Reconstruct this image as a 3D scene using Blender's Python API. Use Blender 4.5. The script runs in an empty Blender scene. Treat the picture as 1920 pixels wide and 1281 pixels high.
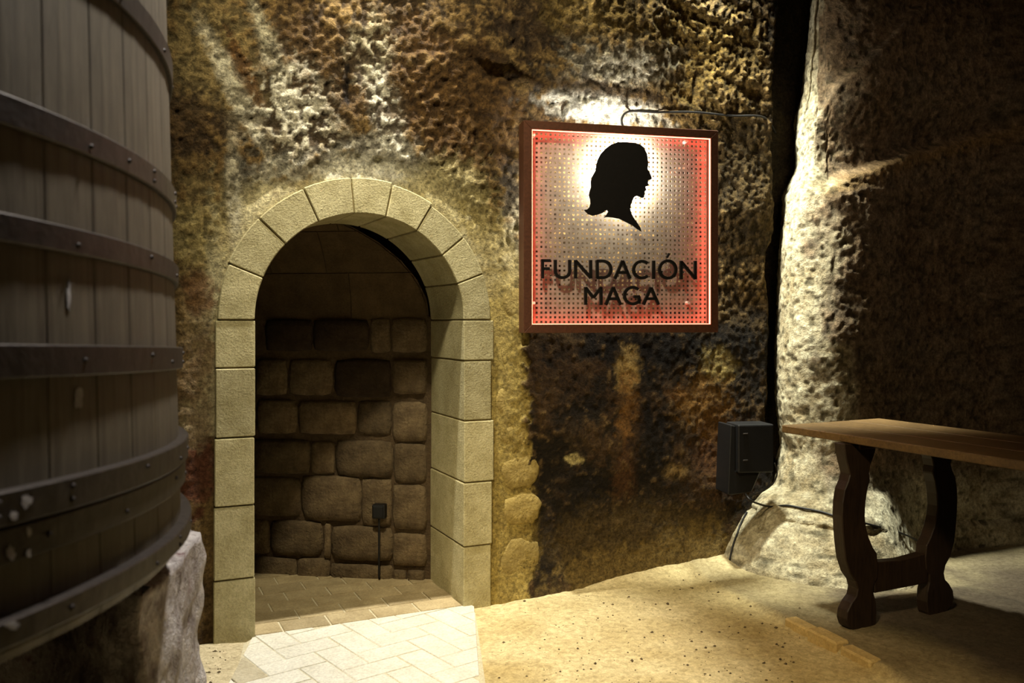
import bpy, bmesh, math, random
import numpy as np
from mathutils import Vector, Matrix

# ------------------------------------------------------------------ camera, world, lights
scene = bpy.context.scene
COL = scene.collection
F, HC, HOR = 1650.0, 1.40, 600.0        # focal length in px, eye height in m, horizon row


def lin(c):
    return tuple(((v / 255.0) / 12.92 if v / 255.0 <= 0.04045 else ((v / 255.0 + 0.055) / 1.055) ** 2.4) for v in c)


cam_d = bpy.data.cameras.new('camera')
cam = bpy.data.objects.new('camera', cam_d)
COL.objects.link(cam)
cam.location = (0, 0, HC)
cam.rotation_euler = (math.pi / 2, 0, 0)
cam_d.sensor_width = 36
cam_d.lens = 36 * F / 1920
cam_d.shift_y = -(640.5 - HOR) / 1920
cam_d.clip_start = 0.05
cam_d.dof.use_dof = True
cam_d.dof.focus_distance = 4.5
cam_d.dof.aperture_fstop = 4.0
scene.camera = cam

world = bpy.data.worlds.new('world')
scene.world = world
world.use_nodes = True
bg = world.node_tree.nodes['Background']
bg.inputs[0].default_value = (1.0, 0.72, 0.42, 1)
bg.inputs[1].default_value = 0.05

vs = scene.view_settings
vs.view_transform = 'Standard'
vs.look = 'None'
vs.gamma = 1
vs.use_curve_mapping = False
vs.exposure = 0.0


def light(name, kind, loc, target, power, color, size=0.1, angle=60, blend=0.5, sy=None):
    d = bpy.data.lights.new(name, kind)
    d.energy = power
    d.color = color
    if kind == 'SPOT':
        d.spot_size = math.radians(angle)
        d.spot_blend = blend
        d.shadow_soft_size = size
    elif kind == 'AREA':
        d.size = size
        if sy:
            d.shape = 'RECTANGLE'
            d.size_y = sy
    else:
        d.shadow_soft_size = size
    o = bpy.data.objects.new(name, d)
    COL.objects.link(o)
    o.location = loc
    if target is not None:
        o.rotation_euler = (Vector(target) - Vector(loc)).to_track_quat('-Z', 'Y').to_euler()
    return o


# ceiling lamps of the cellar, plus an added fill for the right-hand rock
light('door_spot', 'SPOT', (-0.52, 3.88, 4.35), (-0.45, 3.62, 0.0), 980, (1.0, 0.96, 0.87), 0.03, 40, 0.6)
light('pillar_spot', 'SPOT', (0.75, 4.53, 4.5), (1.52, 4.96, 1.6), 2100, (0.97, 1.0, 0.88), 0.12, 36, 0.9)
light('ledge_spot', 'SPOT', (-0.10, 4.12, 4.35), (1.40, 4.95, 2.0), 480, (1.0, 0.94, 0.72), 0.06, 44, 0.8)
light('wall_spot', 'SPOT', (-0.55, 2.5, 4.3), (-0.50, 4.15, 2.45), 500, (1.0, 0.89, 0.64), 0.1, 64, 0.9)
light('cellar_lamp', 'SPOT', (-0.5, 0.6, 3.4), (0.75, 3.9, 0.0), 460, (1.0, 0.78, 0.44), 0.2, 40, 0.7)
light('rock_fill', 'SPOT', (2.0, 1.4, 4.3), (2.75, 5.2, 2.0), 75, (1.0, 0.78, 0.58), 0.3, 44, 0.9)  # added fill that lifts the dark rock, not a lamp of the cellar
light('cask_lamp', 'SPOT', (-0.35, 2.1, 3.4), (-0.95, 1.5, 1.0), 320, (1.0, 0.95, 0.88), 0.08, 80, 0.8)


# ------------------------------------------------------------------ helpers
def sp(px, py, Y):
    return Vector(((px - 960) / F * Y, Y, HC + (HOR - py) / F * Y))


def on_plane(px, py, P, d):
    """pixel ray meets the vertical plane through P (x,y) along unit d: (distance along d, height)"""
    t = (px - 960) / F
    # P + a d = (tY, Y)
    den = d[0] - t * d[1]
    a = (t * P[1] - P[0]) / den
    Y = P[1] + a * d[1]
    return a, HC + (HOR - py) / F * Y, Y


def mesh(name, verts, faces, mat=None, parent=None, smooth=False):
    me = bpy.data.meshes.new(name)
    me.from_pydata([tuple(v) for v in verts], [], [tuple(f) for f in faces])
    me.validate()
    bm = bmesh.new()
    bm.from_mesh(me)
    bmesh.ops.recalc_face_normals(bm, faces=bm.faces)
    bm.to_mesh(me)
    bm.free()
    if smooth:
        me.polygons.foreach_set('use_smooth', [True] * len(me.polygons))
    return obj(name, me, mat, parent)


def obj(name, me, mat=None, parent=None):
    o = bpy.data.objects.new(name, me)
    if mat:
        if len(me.materials) == 0:
            me.materials.append(mat)
    COL.objects.link(o)
    if parent:
        o.parent = parent
    return o


def from_bm(name, bm, mat=None, parent=None, smooth=False):
    me = bpy.data.meshes.new(name)
    bmesh.ops.recalc_face_normals(bm, faces=bm.faces)
    bm.to_mesh(me)
    bm.free()
    if smooth:
        me.polygons.foreach_set('use_smooth', [True] * len(me.polygons))
    return obj(name, me, mat, parent)


def empty(name, loc=(0, 0, 0), rz=0):
    o = bpy.data.objects.new(name, None)
    o.empty_display_size = 0.1
    COL.objects.link(o)
    o.location = loc
    o.rotation_euler = (0, 0, rz)
    return o


def tag(o, label, cat, group=None):
    o['label'] = label
    o['category'] = cat
    if group:
        o['group'] = group
    return o


def struct(o, label=None):
    o['kind'] = 'structure'
    if label:
        o['label'] = label
    return o


def prism(poly, origin, du, dn, t0, t1, bevel=0.0, seg=1):
    """polygon of (a, z) in the vertical plane origin + a*du, extruded from t0 to t1 along dn -> bmesh"""
    bm = bmesh.new()
    n = len(poly)

    def pt(a, z, t):
        return (origin[0] + du[0] * a + dn[0] * t, origin[1] + du[1] * a + dn[1] * t, z)
    A = [bm.verts.new(pt(a, z, t0)) for a, z in poly]
    B = [bm.verts.new(pt(a, z, t1)) for a, z in poly]
    f1 = bm.faces.new(A)
    f2 = bm.faces.new(B[::-1])
    for i in range(n):
        bm.faces.new((A[i], B[i], B[(i + 1) % n], A[(i + 1) % n]))
    if bevel > 0:
        bmesh.ops.recalc_face_normals(bm, faces=bm.faces)
        es = [e for e in bm.edges if len(e.link_faces) == 2 and e.calc_face_angle(0) > 0.5]
        bmesh.ops.bevel(bm, geom=es, offset=bevel, segments=seg, profile=0.5, affect='EDGES')
    return bm


def box_bm(lo, hi, bevel=0.0, seg=1, rot=None):
    bm = bmesh.new()
    bmesh.ops.create_cube(bm, size=1)
    for v in bm.verts:
        v.co = Vector([lo[k] + (v.co[k] + 0.5) * (hi[k] - lo[k]) for k in range(3)])
    if bevel:
        bmesh.ops.bevel(bm, geom=list(bm.edges), offset=bevel, segments=seg, profile=0.5, affect='EDGES')
    return bm


def tube(pts, r, n=8, name='cable', mat=None, parent=None):
    """smooth tube through points"""
    P = [Vector(p) for p in pts]
    Q = []
    for i in range(len(P) - 1):
        p0, p1, p2, p3 = P[max(i - 1, 0)], P[i], P[i + 1], P[min(i + 2, len(P) - 1)]
        for k in range(6):
            t = k / 6
            Q.append(0.5 * ((2 * p1) + (p2 - p0) * t + (2 * p0 - 5 * p1 + 4 * p2 - p3) * t * t + (3 * p1 - p0 - 3 * p2 + p3) * t ** 3))
    Q.append(P[-1])
    V, Fc = [], []
    up = Vector((0.3, 0.2, 0.93))
    for i, q in enumerate(Q):
        d = (Q[min(i + 1, len(Q) - 1)] - Q[max(i - 1, 0)]).normalized()
        a = d.cross(up)
        if a.length < 1e-3:
            a = d.cross(Vector((1, 0, 0)))
        a.normalize()
        b = d.cross(a)
        for k in range(n):
            th = 2 * math.pi * k / n
            V.append(q + (a * math.cos(th) + b * math.sin(th)) * r)
    for i in range(len(Q) - 1):
        for k in range(n):
            Fc.append((i * n + k, i * n + (k + 1) % n, (i + 1) * n + (k + 1) % n, (i + 1) * n + k))
    Fc.append(tuple(range(n)))
    Fc.append(tuple(range((len(Q) - 1) * n, len(Q) * n))[::-1])
    return mesh(name, V, Fc, mat, parent, smooth=True)


# ---- numpy noise
def vnoise(x, y, seed=0):
    rng = np.random.RandomState(seed)
    T = rng.rand(256, 256)
    xi = np.floor(x).astype(int)
    yi = np.floor(y).astype(int)
    fx = x - xi
    fy = y - yi
    fx = fx * fx * fx * (fx * (fx * 6 - 15) + 10)
    fy = fy * fy * fy * (fy * (fy * 6 - 15) + 10)
    a = T[xi & 255, yi & 255]
    b = T[(xi + 1) & 255, yi & 255]
    c = T[xi & 255, (yi + 1) & 255]
    d = T[(xi + 1) & 255, (yi + 1) & 255]
    return (a * (1 - fx) + b * fx) * (1 - fy) + (c * (1 - fx) + d * fx) * fy


def fbm(x, y, f, oct=4, seed=0, gain=0.5):
    s, a, tot = 0, 1.0, 0
    for k in range(oct):
        s = s + a * (vnoise(x * f + 17.3 * k, y * f + 5.1 * k, seed + k) * 2 - 1)
        tot += a
        a *= gain
        f *= 2.03
    return s / tot


def ridged(x, y, f, oct=4, seed=0):
    s, a, tot = 0, 1.0, 0
    for k in range(oct):
        s = s + a * (1 - np.abs(vnoise(x * f + 3.7 * k, y * f + 9.2 * k, seed + k) * 2 - 1) * 2)
        tot += a
        a *= 0.55
        f *= 2.1
    return s / tot


def sstep(a, b, x):
    t = np.clip((x - a) / (b - a), 0, 1)
    return t * t * (3 - 2 * t)


# ------------------------------------------------------------------ materials
def mat_new(name):
    m = bpy.data.materials.new(name)
    m.use_nodes = True
    nt = m.node_tree
    b = nt.nodes['Principled BSDF']
    return m, nt, b


def N(nt, t, **kw):
    n = nt.nodes.new(t)
    for k, v in kw.items():
        setattr(n, k, v)
    return n


def ramp(nt, stops):
    r = N(nt, 'ShaderNodeValToRGB')
    el = r.color_ramp.elements
    while len(el) < len(stops):
        el.new(0.5)
    for e, (p, c) in zip(el, stops):
        e.position = p
        e.color = (*c, 1)
    return r


def mix(nt, fac, a, b, mode='MIX'):
    m = N(nt, 'ShaderNodeMix', data_type='RGBA', blend_type=mode)
    L = nt.links.new
    for idx, v in ((0, fac), (6, a), (7, b)):
        if isinstance(v, (int, float)):
            m.inputs[idx].default_value = v
        elif isinstance(v, tuple):
            m.inputs[idx].default_value = (*v, 1)
        else:
            L(v, m.inputs[idx])
    return m.outputs[2]


def noise(nt, scale, detail=5, rough=0.6, coord='Object', dist=0.0, stretch=None):
    tc = N(nt, 'ShaderNodeTexCoord')
    n = N(nt, 'ShaderNodeTexNoise')
    n.inputs['Scale'].default_value = scale
    n.inputs['Detail'].default_value = detail
    n.inputs['Roughness'].default_value = rough
    n.inputs['Distortion'].default_value = dist
    if stretch:
        mp = N(nt, 'ShaderNodeMapping')
        mp.inputs['Scale'].default_value = stretch
        nt.links.new(tc.outputs[coord], mp.inputs[0])
        nt.links.new(mp.outputs[0], n.inputs['Vector'])
    else:
        nt.links.new(tc.outputs[coord], n.inputs['Vector'])
    return n.outputs[0]


def bump(nt, bsdf, height, strength, dist, prev=None):
    b = N(nt, 'ShaderNodeBump')
    b.inputs['Strength'].default_value = strength
    b.inputs['Distance'].default_value = dist
    nt.links.new(height, b.inputs['Height'])
    if prev is not None:
        nt.links.new(prev, b.inputs['Normal'])
    nt.links.new(b.outputs[0], bsdf.inputs['Normal'])
    return b.outputs[0]


def rough_mat(name, c1, c2, scale=14, rough=0.9, bs=0.5, bd=0.01, fine=90, vary=0.25, c3=None, spec=0.25):
    """two-tone mineral / earthy material with relief; each object a little lighter or darker"""
    m, nt, b = mat_new(name)
    n1 = noise(nt, scale, 6, 0.65)
    n2 = noise(nt, fine, 4, 0.7)
    r = ramp(nt, [(0.32, lin(c1)), (0.68, lin(c2))])
    nt.links.new(n1, r.inputs[0])
    col = r.outputs[0]
    r2 = ramp(nt, [(0.3, (0.62, 0.62, 0.62)), (0.75, (1.15, 1.15, 1.15))])
    nt.links.new(n2, r2.inputs[0])
    col = mix(nt, 0.8, col, r2.outputs[0], 'MULTIPLY')
    if c3:
        n3 = noise(nt, scale * 0.5, 7, 0.7)
        r3 = ramp(nt, [(0.56, (0, 0, 0)), (0.66, (1, 1, 1))])
        nt.links.new(n3, r3.inputs[0])
        col = mix(nt, r3.outputs[0], col, lin(c3))
    if vary:
        oi = N(nt, 'ShaderNodeObjectInfo')
        rv = ramp(nt, [(0, (1 - vary,) * 3), (1, (1 + vary * 0.4,) * 3)])
        nt.links.new(oi.outputs['Random'], rv.inputs[0])
        col = mix(nt, 1.0, col, rv.outputs[0], 'MULTIPLY')
    nt.links.new(col, b.inputs['Base Color'])
    b.inputs['Roughness'].default_value = rough
    b.inputs['Specular IOR Level'].default_value = spec
    p = bump(nt, b, n1, bs * 0.6, bd * 2)
    bump(nt, b, n2, bs, bd, p)
    return m


def attr_mat(name, fine=70, bs=0.8, bd=0.012, lo=0.45, hi=1.3, rough=0.95):
    """mineral crust whose broad colouring is stored on the mesh as 'stain'"""
    m, nt, b = mat_new(name)
    a = N(nt, 'ShaderNodeAttribute')
    a.attribute_name = 'stain'
    n1 = noise(nt, fine, 6, 0.7)
    n2 = noise(nt, fine * 0.3, 6, 0.7, dist=0.6)
    r = ramp(nt, [(0.32, (lo,) * 3), (0.66, (hi,) * 3)])
    nt.links.new(n1, r.inputs[0])
    col = mix(nt, 0.9, a.outputs['Color'], r.outputs[0], 'MULTIPLY')
    r2 = ramp(nt, [(0.35, (0.6, 0.57, 0.52)), (0.62, (1.15, 1.15, 1.15))])
    nt.links.new(n2, r2.inputs[0])
    col = mix(nt, 0.8, col, r2.outputs[0], 'MULTIPLY')
    nt.links.new(col, b.inputs['Base Color'])
    b.inputs['Roughness'].default_value = rough
    b.inputs['Specular IOR Level'].default_value = 0.2
    p = bump(nt, b, n2, bs * 0.7, bd * 2)
    bump(nt, b, n1, bs, bd, p)
    return m


def plain(name, c, rough=0.5, metal=0.0, bs=0.15, scale=60, spec=0.4):
    m, nt, b = mat_new(name)
    n1 = noise(nt, scale, 5, 0.6)
    r = ramp(nt, [(0.3, tuple(v * 0.75 for v in lin(c))), (0.7, tuple(min(1, v * 1.2) for v in lin(c)))])
    nt.links.new(n1, r.inputs[0])
    nt.links.new(r.outputs[0], b.inputs['Base Color'])
    b.inputs['Roughness'].default_value = rough
    b.inputs['Metallic'].default_value = metal
    b.inputs['Specular IOR Level'].default_value = spec
    bump(nt, b, n1, bs, 0.004)
    return m


def emis(name, c, s):
    m, nt, b = mat_new(name)
    b.inputs['Base Color'].default_value = (*lin(c), 1)
    b.inputs['Emission Color'].default_value = (*lin(c), 1)
    b.inputs['Emission Strength'].default_value = s
    return m


M = {}
M['crust'] = attr_mat('rock_crust', 62, 1.0, 0.02, 0.32, 1.45)
M['rock'] = attr_mat('cave_rock', 55, 0.8, 0.014, 0.4, 1.3)
M['sand'] = attr_mat('sand', 120, 0.35, 0.006, 0.75, 1.15)
M['ashlar'] = rough_mat('ashlar', (170, 159, 114), (202, 192, 148), 9, 0.92, 0.9, 0.008, 105, 0.16)
M['mortar'] = rough_mat('mortar', (118, 104, 66), (148, 130, 84), 20, 0.95, 0.5, 0.006, 120, 0)
M['plaster_mortar'] = rough_mat('plaster_mortar', (186, 176, 128), (206, 196, 150), 20, 0.95, 0.5, 0.006, 120, 0)
M['rubble'] = rough_mat('rubble', (88, 72, 52), (142, 122, 90), 11, 0.93, 0.9, 0.012, 70, 0.4)
M['rubble_dark'] = rough_mat('rubble_dark', (44, 34, 24), (70, 56, 40), 11, 0.93, 0.8, 0.012, 70, 0.3)
M['rubble_bed'] = rough_mat('rubble_bed', (72, 58, 40), (98, 80, 56), 14, 0.95, 0.8, 0.012, 80, 0)
M['vault'] = rough_mat('vault', (74, 59, 38), (96, 78, 52), 9, 0.93, 0.5, 0.006, 110, 0.2)
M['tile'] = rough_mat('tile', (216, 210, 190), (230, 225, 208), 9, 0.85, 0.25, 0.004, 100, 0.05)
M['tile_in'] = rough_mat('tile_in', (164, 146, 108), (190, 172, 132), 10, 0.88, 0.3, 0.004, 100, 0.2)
M['tile_grey'] = rough_mat('tile_grey', (176, 164, 134), (196, 186, 158), 9, 0.85, 0.25, 0.004, 100, 0.06)
M['grout'] = rough_mat('grout', (196, 184, 150), (214, 204, 172), 25, 0.95, 0.3, 0.004, 100, 0)
M['kerb'] = rough_mat('kerb', (192, 164, 104), (216, 190, 130), 15, 0.9, 0.5, 0.006, 100, 0.15)
M['plinth'] = rough_mat('plinth', (104, 88, 84), (224, 218, 212), 9, 0.9, 0.9, 0.014, 45, 0, c3=(104, 74, 72))
M['hoop'] = plain('hoop_iron', (58, 52, 48), 0.5, 0.55, 0.4, 40)
M['black'] = plain('black_plastic', (13, 12, 12), 0.5, 0, 0.1)
M['cable'] = plain('cable_rubber', (22, 19, 16), 0.6, 0, 0.05)
M['frame'] = plain('corten_frame', (88, 52, 32), 0.55, 0.3, 0.2, 80)
M['plate'] = plain('pale_plate', (172, 163, 150), 0.45, 0.3, 0.05, 30)
M['letter'] = plain('letter_black', (20, 17, 14), 0.45, 0.0, 0.05)
M['stud'] = plain('stud_white', (236, 230, 226), 0.25, 0.0, 0.02)
M['halo'] = emis('led_white', (255, 246, 228), 150)
M['edge_led'] = emis('led_edge', (255, 84, 62), 18)
M['pebble'] = rough_mat('pebble', (70, 58, 40), (120, 104, 74), 40, 0.9, 0.4, 0.004, 120, 0)


def wood_mat(name, c1, c2, grain=(3, 3, 0.35), rough=0.55, mark=None, dents=0.4):
    m, nt, b = mat_new(name)
    g = noise(nt, 14, 7, 0.65, dist=0.8, stretch=grain)
    g2 = noise(nt, 3.0, 5, 0.6)
    r = ramp(nt, [(0.3, lin(c1)), (0.7, lin(c2))])
    nt.links.new(g, r.inputs[0])
    r2 = ramp(nt, [(0.3, (0.6, 0.58, 0.56)), (0.7, (1.2, 1.2, 1.2))])
    nt.links.new(g2, r2.inputs[0])
    col = mix(nt, 0.85, r.outputs[0], r2.outputs[0], 'MULTIPLY')
    oi = N(nt, 'ShaderNodeObjectInfo')
    rv = ramp(nt, [(0, (0.92,) * 3), (1, (1.06,) * 3)])
    nt.links.new(oi.outputs['Random'], rv.inputs[0])
    col = mix(nt, 1.0, col, rv.outputs[0], 'MULTIPLY')
    if mark:
        n3 = noise(nt, 2.6, 8, 0.75, stretch=(1, 1, 0.55))
        r3 = ramp(nt, [(0.60, (0, 0, 0)), (0.74, (0.55,) * 3)])
        nt.links.new(n3, r3.inputs[0])
        col = mix(nt, r3.outputs[0], col, lin(mark))
    nt.links.new(col, b.inputs['Base Color'])
    b.inputs['Roughness'].default_value = rough
    b.inputs['Specular IOR Level'].default_value = 0.35
    bump(nt, b, g, dents, 0.003)
    return m


M['stave'] = wood_mat('stave_oak', (70, 63, 52), (106, 98, 82), (3, 3, 0.22), 0.6, (150, 147, 142))
M['table_wood'] = wood_mat('table_wood', (80, 61, 36), (114, 90, 54), (5, 5, 5), 0.5)
M['leg_wood'] = wood_mat('leg_wood', (34, 24, 17), (54, 40, 28), (3, 3, 0.5), 0.5)

# ------------------------------------------------------------------ wall frame
PR = (-0.239, 4.294)                    # foot of the right jamb's inner corner
U = (0.9096, 0.4155)                    # along the wall, to the right
NB = (-0.4155, 0.9096)                  # into the wall
WOP = 0.988                             # doorway width
CS, CZ, RA = -0.494, 1.40, 0.494        # arch centre (s, z), intrados radius
RO = 0.655                              # extrados radius
JW = 0.168                              # jamb face width


def wpt(s, z, t=0.0):
    return (PR[0] + U[0] * s + NB[0] * t, PR[1] + U[1] * s + NB[1] * t, z)


def wpx(px, py):
    a, z, Y = on_plane(px, py, PR, U)
    return a, z, Y


def grid_axis(lo, a, b, hi, fine, coarse):
    L = list(np.arange(lo, a, coarse)) + list(np.arange(a, b, fine)) + list(np.arange(b, hi + coarse, coarse))
    return np.array(L)


def blob_mask(S, Z, px, py, rx, ry, rot, warp, soft=0.35):
    s0, z0, Y = wpx(px, py)
    k = Y / F
    ds = (S - s0) * 0.93
    dz = Z - z0
    c, sn = math.cos(math.radians(rot)), math.sin(math.radians(rot))
    a = (ds * c + dz * sn) / (rx * k)
    b = (-ds * sn + dz * c) / (ry * k)
    d = np.sqrt(a * a + b * b) + warp
    return 1 - sstep(1 - soft, 1 + soft, d)


# ------------------------------------------------------------------ wall_back
def build_wall_back():
    sx = grid_axis(-3.6, -1.45, 2.25, 3.0, 0.0085, 0.09)
    zz = grid_axis(-0.12, 0.0, 3.28, 4.75, 0.0085, 0.08)
    S, Z = np.meshgrid(sx, zz, indexing='ij')
    wx = fbm(S, Z, 2.0, 4, 11) * 0.10
    wz = fbm(S, Z, 2.0, 4, 21) * 0.10
    big = fbm(S + wx, Z + wz, 0.9, 3, 3)
    mid = fbm(S + wx, Z + wz, 4.0, 4, 5)
    crag = ridged(S + wx, Z + wz, 11.0, 3, 7)
    fine = fbm(S, Z, 28.0, 3, 9)
    pits = vnoise(S * 26, Z * 26, 31)
    pits = np.clip(pits - 0.62, 0, 1) * 2.6

    # distance outward from the arch / jamb outline
    r = np.sqrt((S - CS) ** 2 + (Z - CZ) ** 2)
    dj = np.maximum(-WOP - JW - S, S - 0.155)
    darch = np.where(Z > CZ, r - RO, dj)
    smooth_zone = 1 - sstep(0.03, 0.16, darch + 0.05 * mid)          # plastered collar
    edge_n = 0.05 * mid + 0.05 * fine + 0.03 * big
    strip = (1 - sstep(0.355, 0.372, S + edge_n)) * sstep(0.10, 0.13, S) * (1 - sstep(1.45, 1.75, Z + 0.1 * mid))
    lower = sstep(0.355, 0.372, S + edge_n) * (1 - sstep(1.25, 1.55, Z + 0.12 * mid))  # stained render
    rough = np.clip(1 - 0.85 * smooth_zone - 0.75 * strip - 0.65 * lower, 0.12, 1)
    upleft = sstep(1.9, 2.2, Z) * (1 - sstep(-0.2, 0.5, S))
    grain = fbm(S, Z, 42.0, 2, 91)
    disp = 0.045 * big * (1 - 0.8 * strip) + rough * (0.016 * mid + 0.004 * crag + 0.006 * fine + (0.006 + 0.004 * upleft) * grain - 0.006 * pits) \
        + (1 - rough) * (0.003 * fine + 0.004 * mid)
    # rock swells forward above the plastered part, a broken ledge runs over the sign
    disp += 0.03 * sstep(1.75, 2.1, Z) * (1 - smooth_zone)
    ledge = 2.68 - 0.30 * (S - 0.05) + 0.06 * mid
    ledge = np.where(S > 0.55, 2.48 + 0.05 * (S - 0.55) + 0.05 * mid, ledge)
    disp += 0.05 * sstep(-0.015, 0.02, Z - ledge) * sstep(-0.1, 0.1, S) * (1 - sstep(1.0, 1.4, S))
    # jambs sit a little proud of the render; keep the collar flush with them
    collar = (1 - sstep(0.0, 0.10, darch))
    disp = disp * (1 - collar) - 0.004 * collar
    # recess beside the rock pillar and hollow in the wall
    disp -= 0.14 * sstep(1.88, 2.02, S + 0.05 * mid)
    hs, hz, _ = wpx(1410, 178)
    disp -= 0.035 * np.exp(-(((S - hs) / 0.07) ** 2 + ((Z - hz) / 0.035) ** 2))
    # niche slit
    hs, hz, _ = wpx(655, 165)
    disp -= 0.03 * np.exp(-(((S - hs) / 0.016) ** 2 + ((Z - hz) / 0.07) ** 2))
    # foot of the wall runs out into the floor
    disp += 0.05 * np.exp(-np.clip(Z, 0, 9) / 0.10) * sstep(0.1, 0.5, S)

    # --- stains
    w = (mid * 0.55 + fine * 0.55 + big * 0.25 + grain * 0.3)
    sp_ = np.clip(0.5 + 0.5 * fine + 0.7 * grain + 0.3 * crag, 0, 1)
    col = np.zeros(S.shape + (3,))
    c_a, c_b = np.array(lin((142, 116, 70))), np.array(lin((84, 64, 36)))
    tt = np.clip(0.5 + 0.9 * mid + 0.5 * fine, 0, 1)[..., None]
    col[:] = c_b + (c_a - c_b) * tt

    col *= (1 - 0.55 * rough * (1 - sstep(-0.25, 0.25, grain + 0.6 * fine)))[..., None]

    def paint(m, c, k=1.0):
        mm = np.clip(m * k, 0, 1)[..., None]
        col[:] = col * (1 - mm) + np.array(lin(c)) * mm

    def blob(px, py, rx, ry, c, k=1.0, rot=0, soft=0.35, speck=0.0):
        m = blob_mask(S, Z, px, py, rx, ry, rot, w, soft)
        if speck:
            m = m * (1 - speck + speck * sstep(0.42, 0.62, sp_))
        paint(m, c, k)

    # upper wall
    blob(660, 150, 190, 130, (92, 70, 40), 0.8)
    blob(860, 190, 110, 120, (104, 76, 38), 0.8)
    blob(1000, 60, 90, 70, (66, 50, 31), 0.85)
    blob(1300, 110, 150, 110, (158, 128, 62), 0.85)
    blob(1120, 40, 110, 45, (140, 116, 60), 0.7)
    blob(1150, 130, 110, 50, (226, 220, 196), 0.9, 10, 0.4, 0.7)
    blob(1150, 210, 120, 26, (236, 232, 214), 0.95, -6, 0.3, 0.4)  # white patch that paints in the glow above the sign
    blob(1130, 175, 130, 14, (80, 60, 34), 0.8)
    blob(1400, 120, 60, 90, (120, 96, 50), 0.5)
    blob(1470, 100, 40, 160, (60, 52, 42), 0.9)
    # upper left: pale runs
    blob(405, 100, 70, 110, (150, 132, 86), 0.7)
    blob(455, 130, 14, 60, (132, 94, 50), 0.9, 20)
    blob(442, 170, 16, 110, (226, 219, 190), 1.0, 25, 0.5, 0.5)
    blob(500, 80, 16, 70, (206, 200, 170), 0.8, 20, 0.5, 0.6)
    blob(530, 200, 70, 80, (222, 216, 190), 0.9, 20, 0.5, 0.95)
    blob(722, 230, 30, 95, (228, 223, 200), 1.0, 12, 0.5, 0.85)
    blob(690, 90, 40, 60, (196, 188, 156), 0.7, 0, 0.5, 0.95)
    blob(590, 260, 80, 40, (196, 188, 160), 0.6, 0, 0.5, 0.95)
    blob(650, 165, 6, 36, (34, 25, 16), 0.9, 0, 0.3)
    # around the arch
    paint(sstep(0.16, 0.02, darch + 0.10 * mid + 0.04 * fine - 0.10 * sstep(-0.5, 0.0, S)) * (Z > 0.9), (210, 198, 152), 0.95)
    blob(375, 430, 46, 90, (196, 178, 120), 0.85)
    blob(360, 340, 36, 50, (120, 98, 60), 0.7)
    blob(438, 345, 10, 95, (226, 219, 190), 0.8, 2, 0.8, 0.5)
    blob(620, 312, 90, 26, (232, 227, 204), 0.95, 5, 0.5, 0.4)
    blob(725, 300, 60, 40, (232, 227, 206), 0.9, 0, 0.5, 0.5)
    blob(850, 370, 70, 60, (196, 180, 124), 0.6)
    blob(920, 440, 50, 70, (190, 170, 104), 0.7)
    blob(350, 230, 60, 50, (86, 66, 42), 0.75)
    blob(400, 560, 14, 170, (208, 196, 150), 0.8)
    blob(365, 600, 26, 100, (150, 126, 84), 0.7)
    blob(372, 540, 22, 40, (130, 84, 50), 0.6)
    blob(368, 720, 28, 80, (150, 120, 86), 0.7, 0, 0.5, 0.5)
    blob(372, 895, 20, 80, (112, 66, 46), 0.75)
    blob(372, 800, 16, 30, (176, 156, 120), 0.7)
    # beside the sign
    blob(965, 400, 26, 60, (206, 200, 172), 0.7, 0, 0.5, 0.9)
    blob(955, 370, 16, 50, (60, 48, 30), 0.8)
    blob(1400, 360, 70, 120, (96, 78, 44), 0.85)
    blob(1410, 470, 60, 60, (84, 68, 38), 0.7)
    # lower stained render
    paint(lower, (38, 30, 18), 0.95)
    paint(lower * sstep(0.05, 0.45, mid + 0.6 * fine + 0.3 * big), (84, 62, 34), 0.75)
    paint(lower * sstep(0.30, 0.55, fine + 0.5 * grain - 0.1), (128, 104, 64), 0.6)
    paint(lower * sstep(0.05, 0.4, -mid - 0.4 * fine), (22, 17, 11), 0.8)
    blob(1060, 900, 50, 260, (30, 24, 16), 0.6)
    blob(1175, 700, 22, 46, (190, 160, 96), 0.95)
    blob(1178, 790, 24, 80, (140, 100, 48), 0.85)
    blob(1172, 880, 22, 60, (88, 58, 30), 0.7)
    blob(1345, 690, 36, 34, (188, 164, 96), 0.95, 0, 0.4, 0.3)
    blob(1320, 755, 60, 56, (146, 108, 52), 0.85)
    blob(1350, 850, 60, 80, (110, 72, 34), 0.7, 0, 0.5, 0.4)
    blob(1265, 740, 22, 14, (136, 100, 54), 0.8)
    blob(1215, 830, 50, 60, (28, 22, 15), 0.8)
    blob(1080, 862, 15, 11, (206, 190, 128), 1.0, 0, 0.2)
    blob(1270, 885, 26, 16, (150, 124, 76), 0.8, 0, 0.4, 0.7)
    blob(1095, 690, 40, 14, (96, 70, 38), 0.6)
    blob(1090, 830, 60, 40, (90, 72, 44), 0.5, 0, 0.5, 0.9)
    blob(1200, 1000, 170, 50, (104, 86, 50), 0.8, 0, 0.5, 0.3)
    blob(1200, 1080, 260, 50, (134, 112, 62), 0.85, 10)
    # plastered strip right of the jamb
    paint(strip, (186, 164, 92), 0.95)
    blob(990, 1000, 20, 90, (150, 128, 64), 0.5)
    col *= (1 - 0.45 * rough * (1 - sstep(-0.30, 0.15, grain + 0.5 * fine)) * (Z > 1.5))[..., None]
    # recess: its shade painted in as dark brown
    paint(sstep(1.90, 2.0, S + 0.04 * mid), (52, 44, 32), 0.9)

    inside = np.where(Z > CZ, r < RO - 0.05, (S > -WOP - JW + 0.05) & (S < 0.11))
    ni, nj = S.shape
    X = PR[0] + U[0] * S - NB[0] * disp
    Y = PR[1] + U[1] * S - NB[1] * disp
    V = np.stack([X, Y, Z], -1).reshape(-1, 3)
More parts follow.
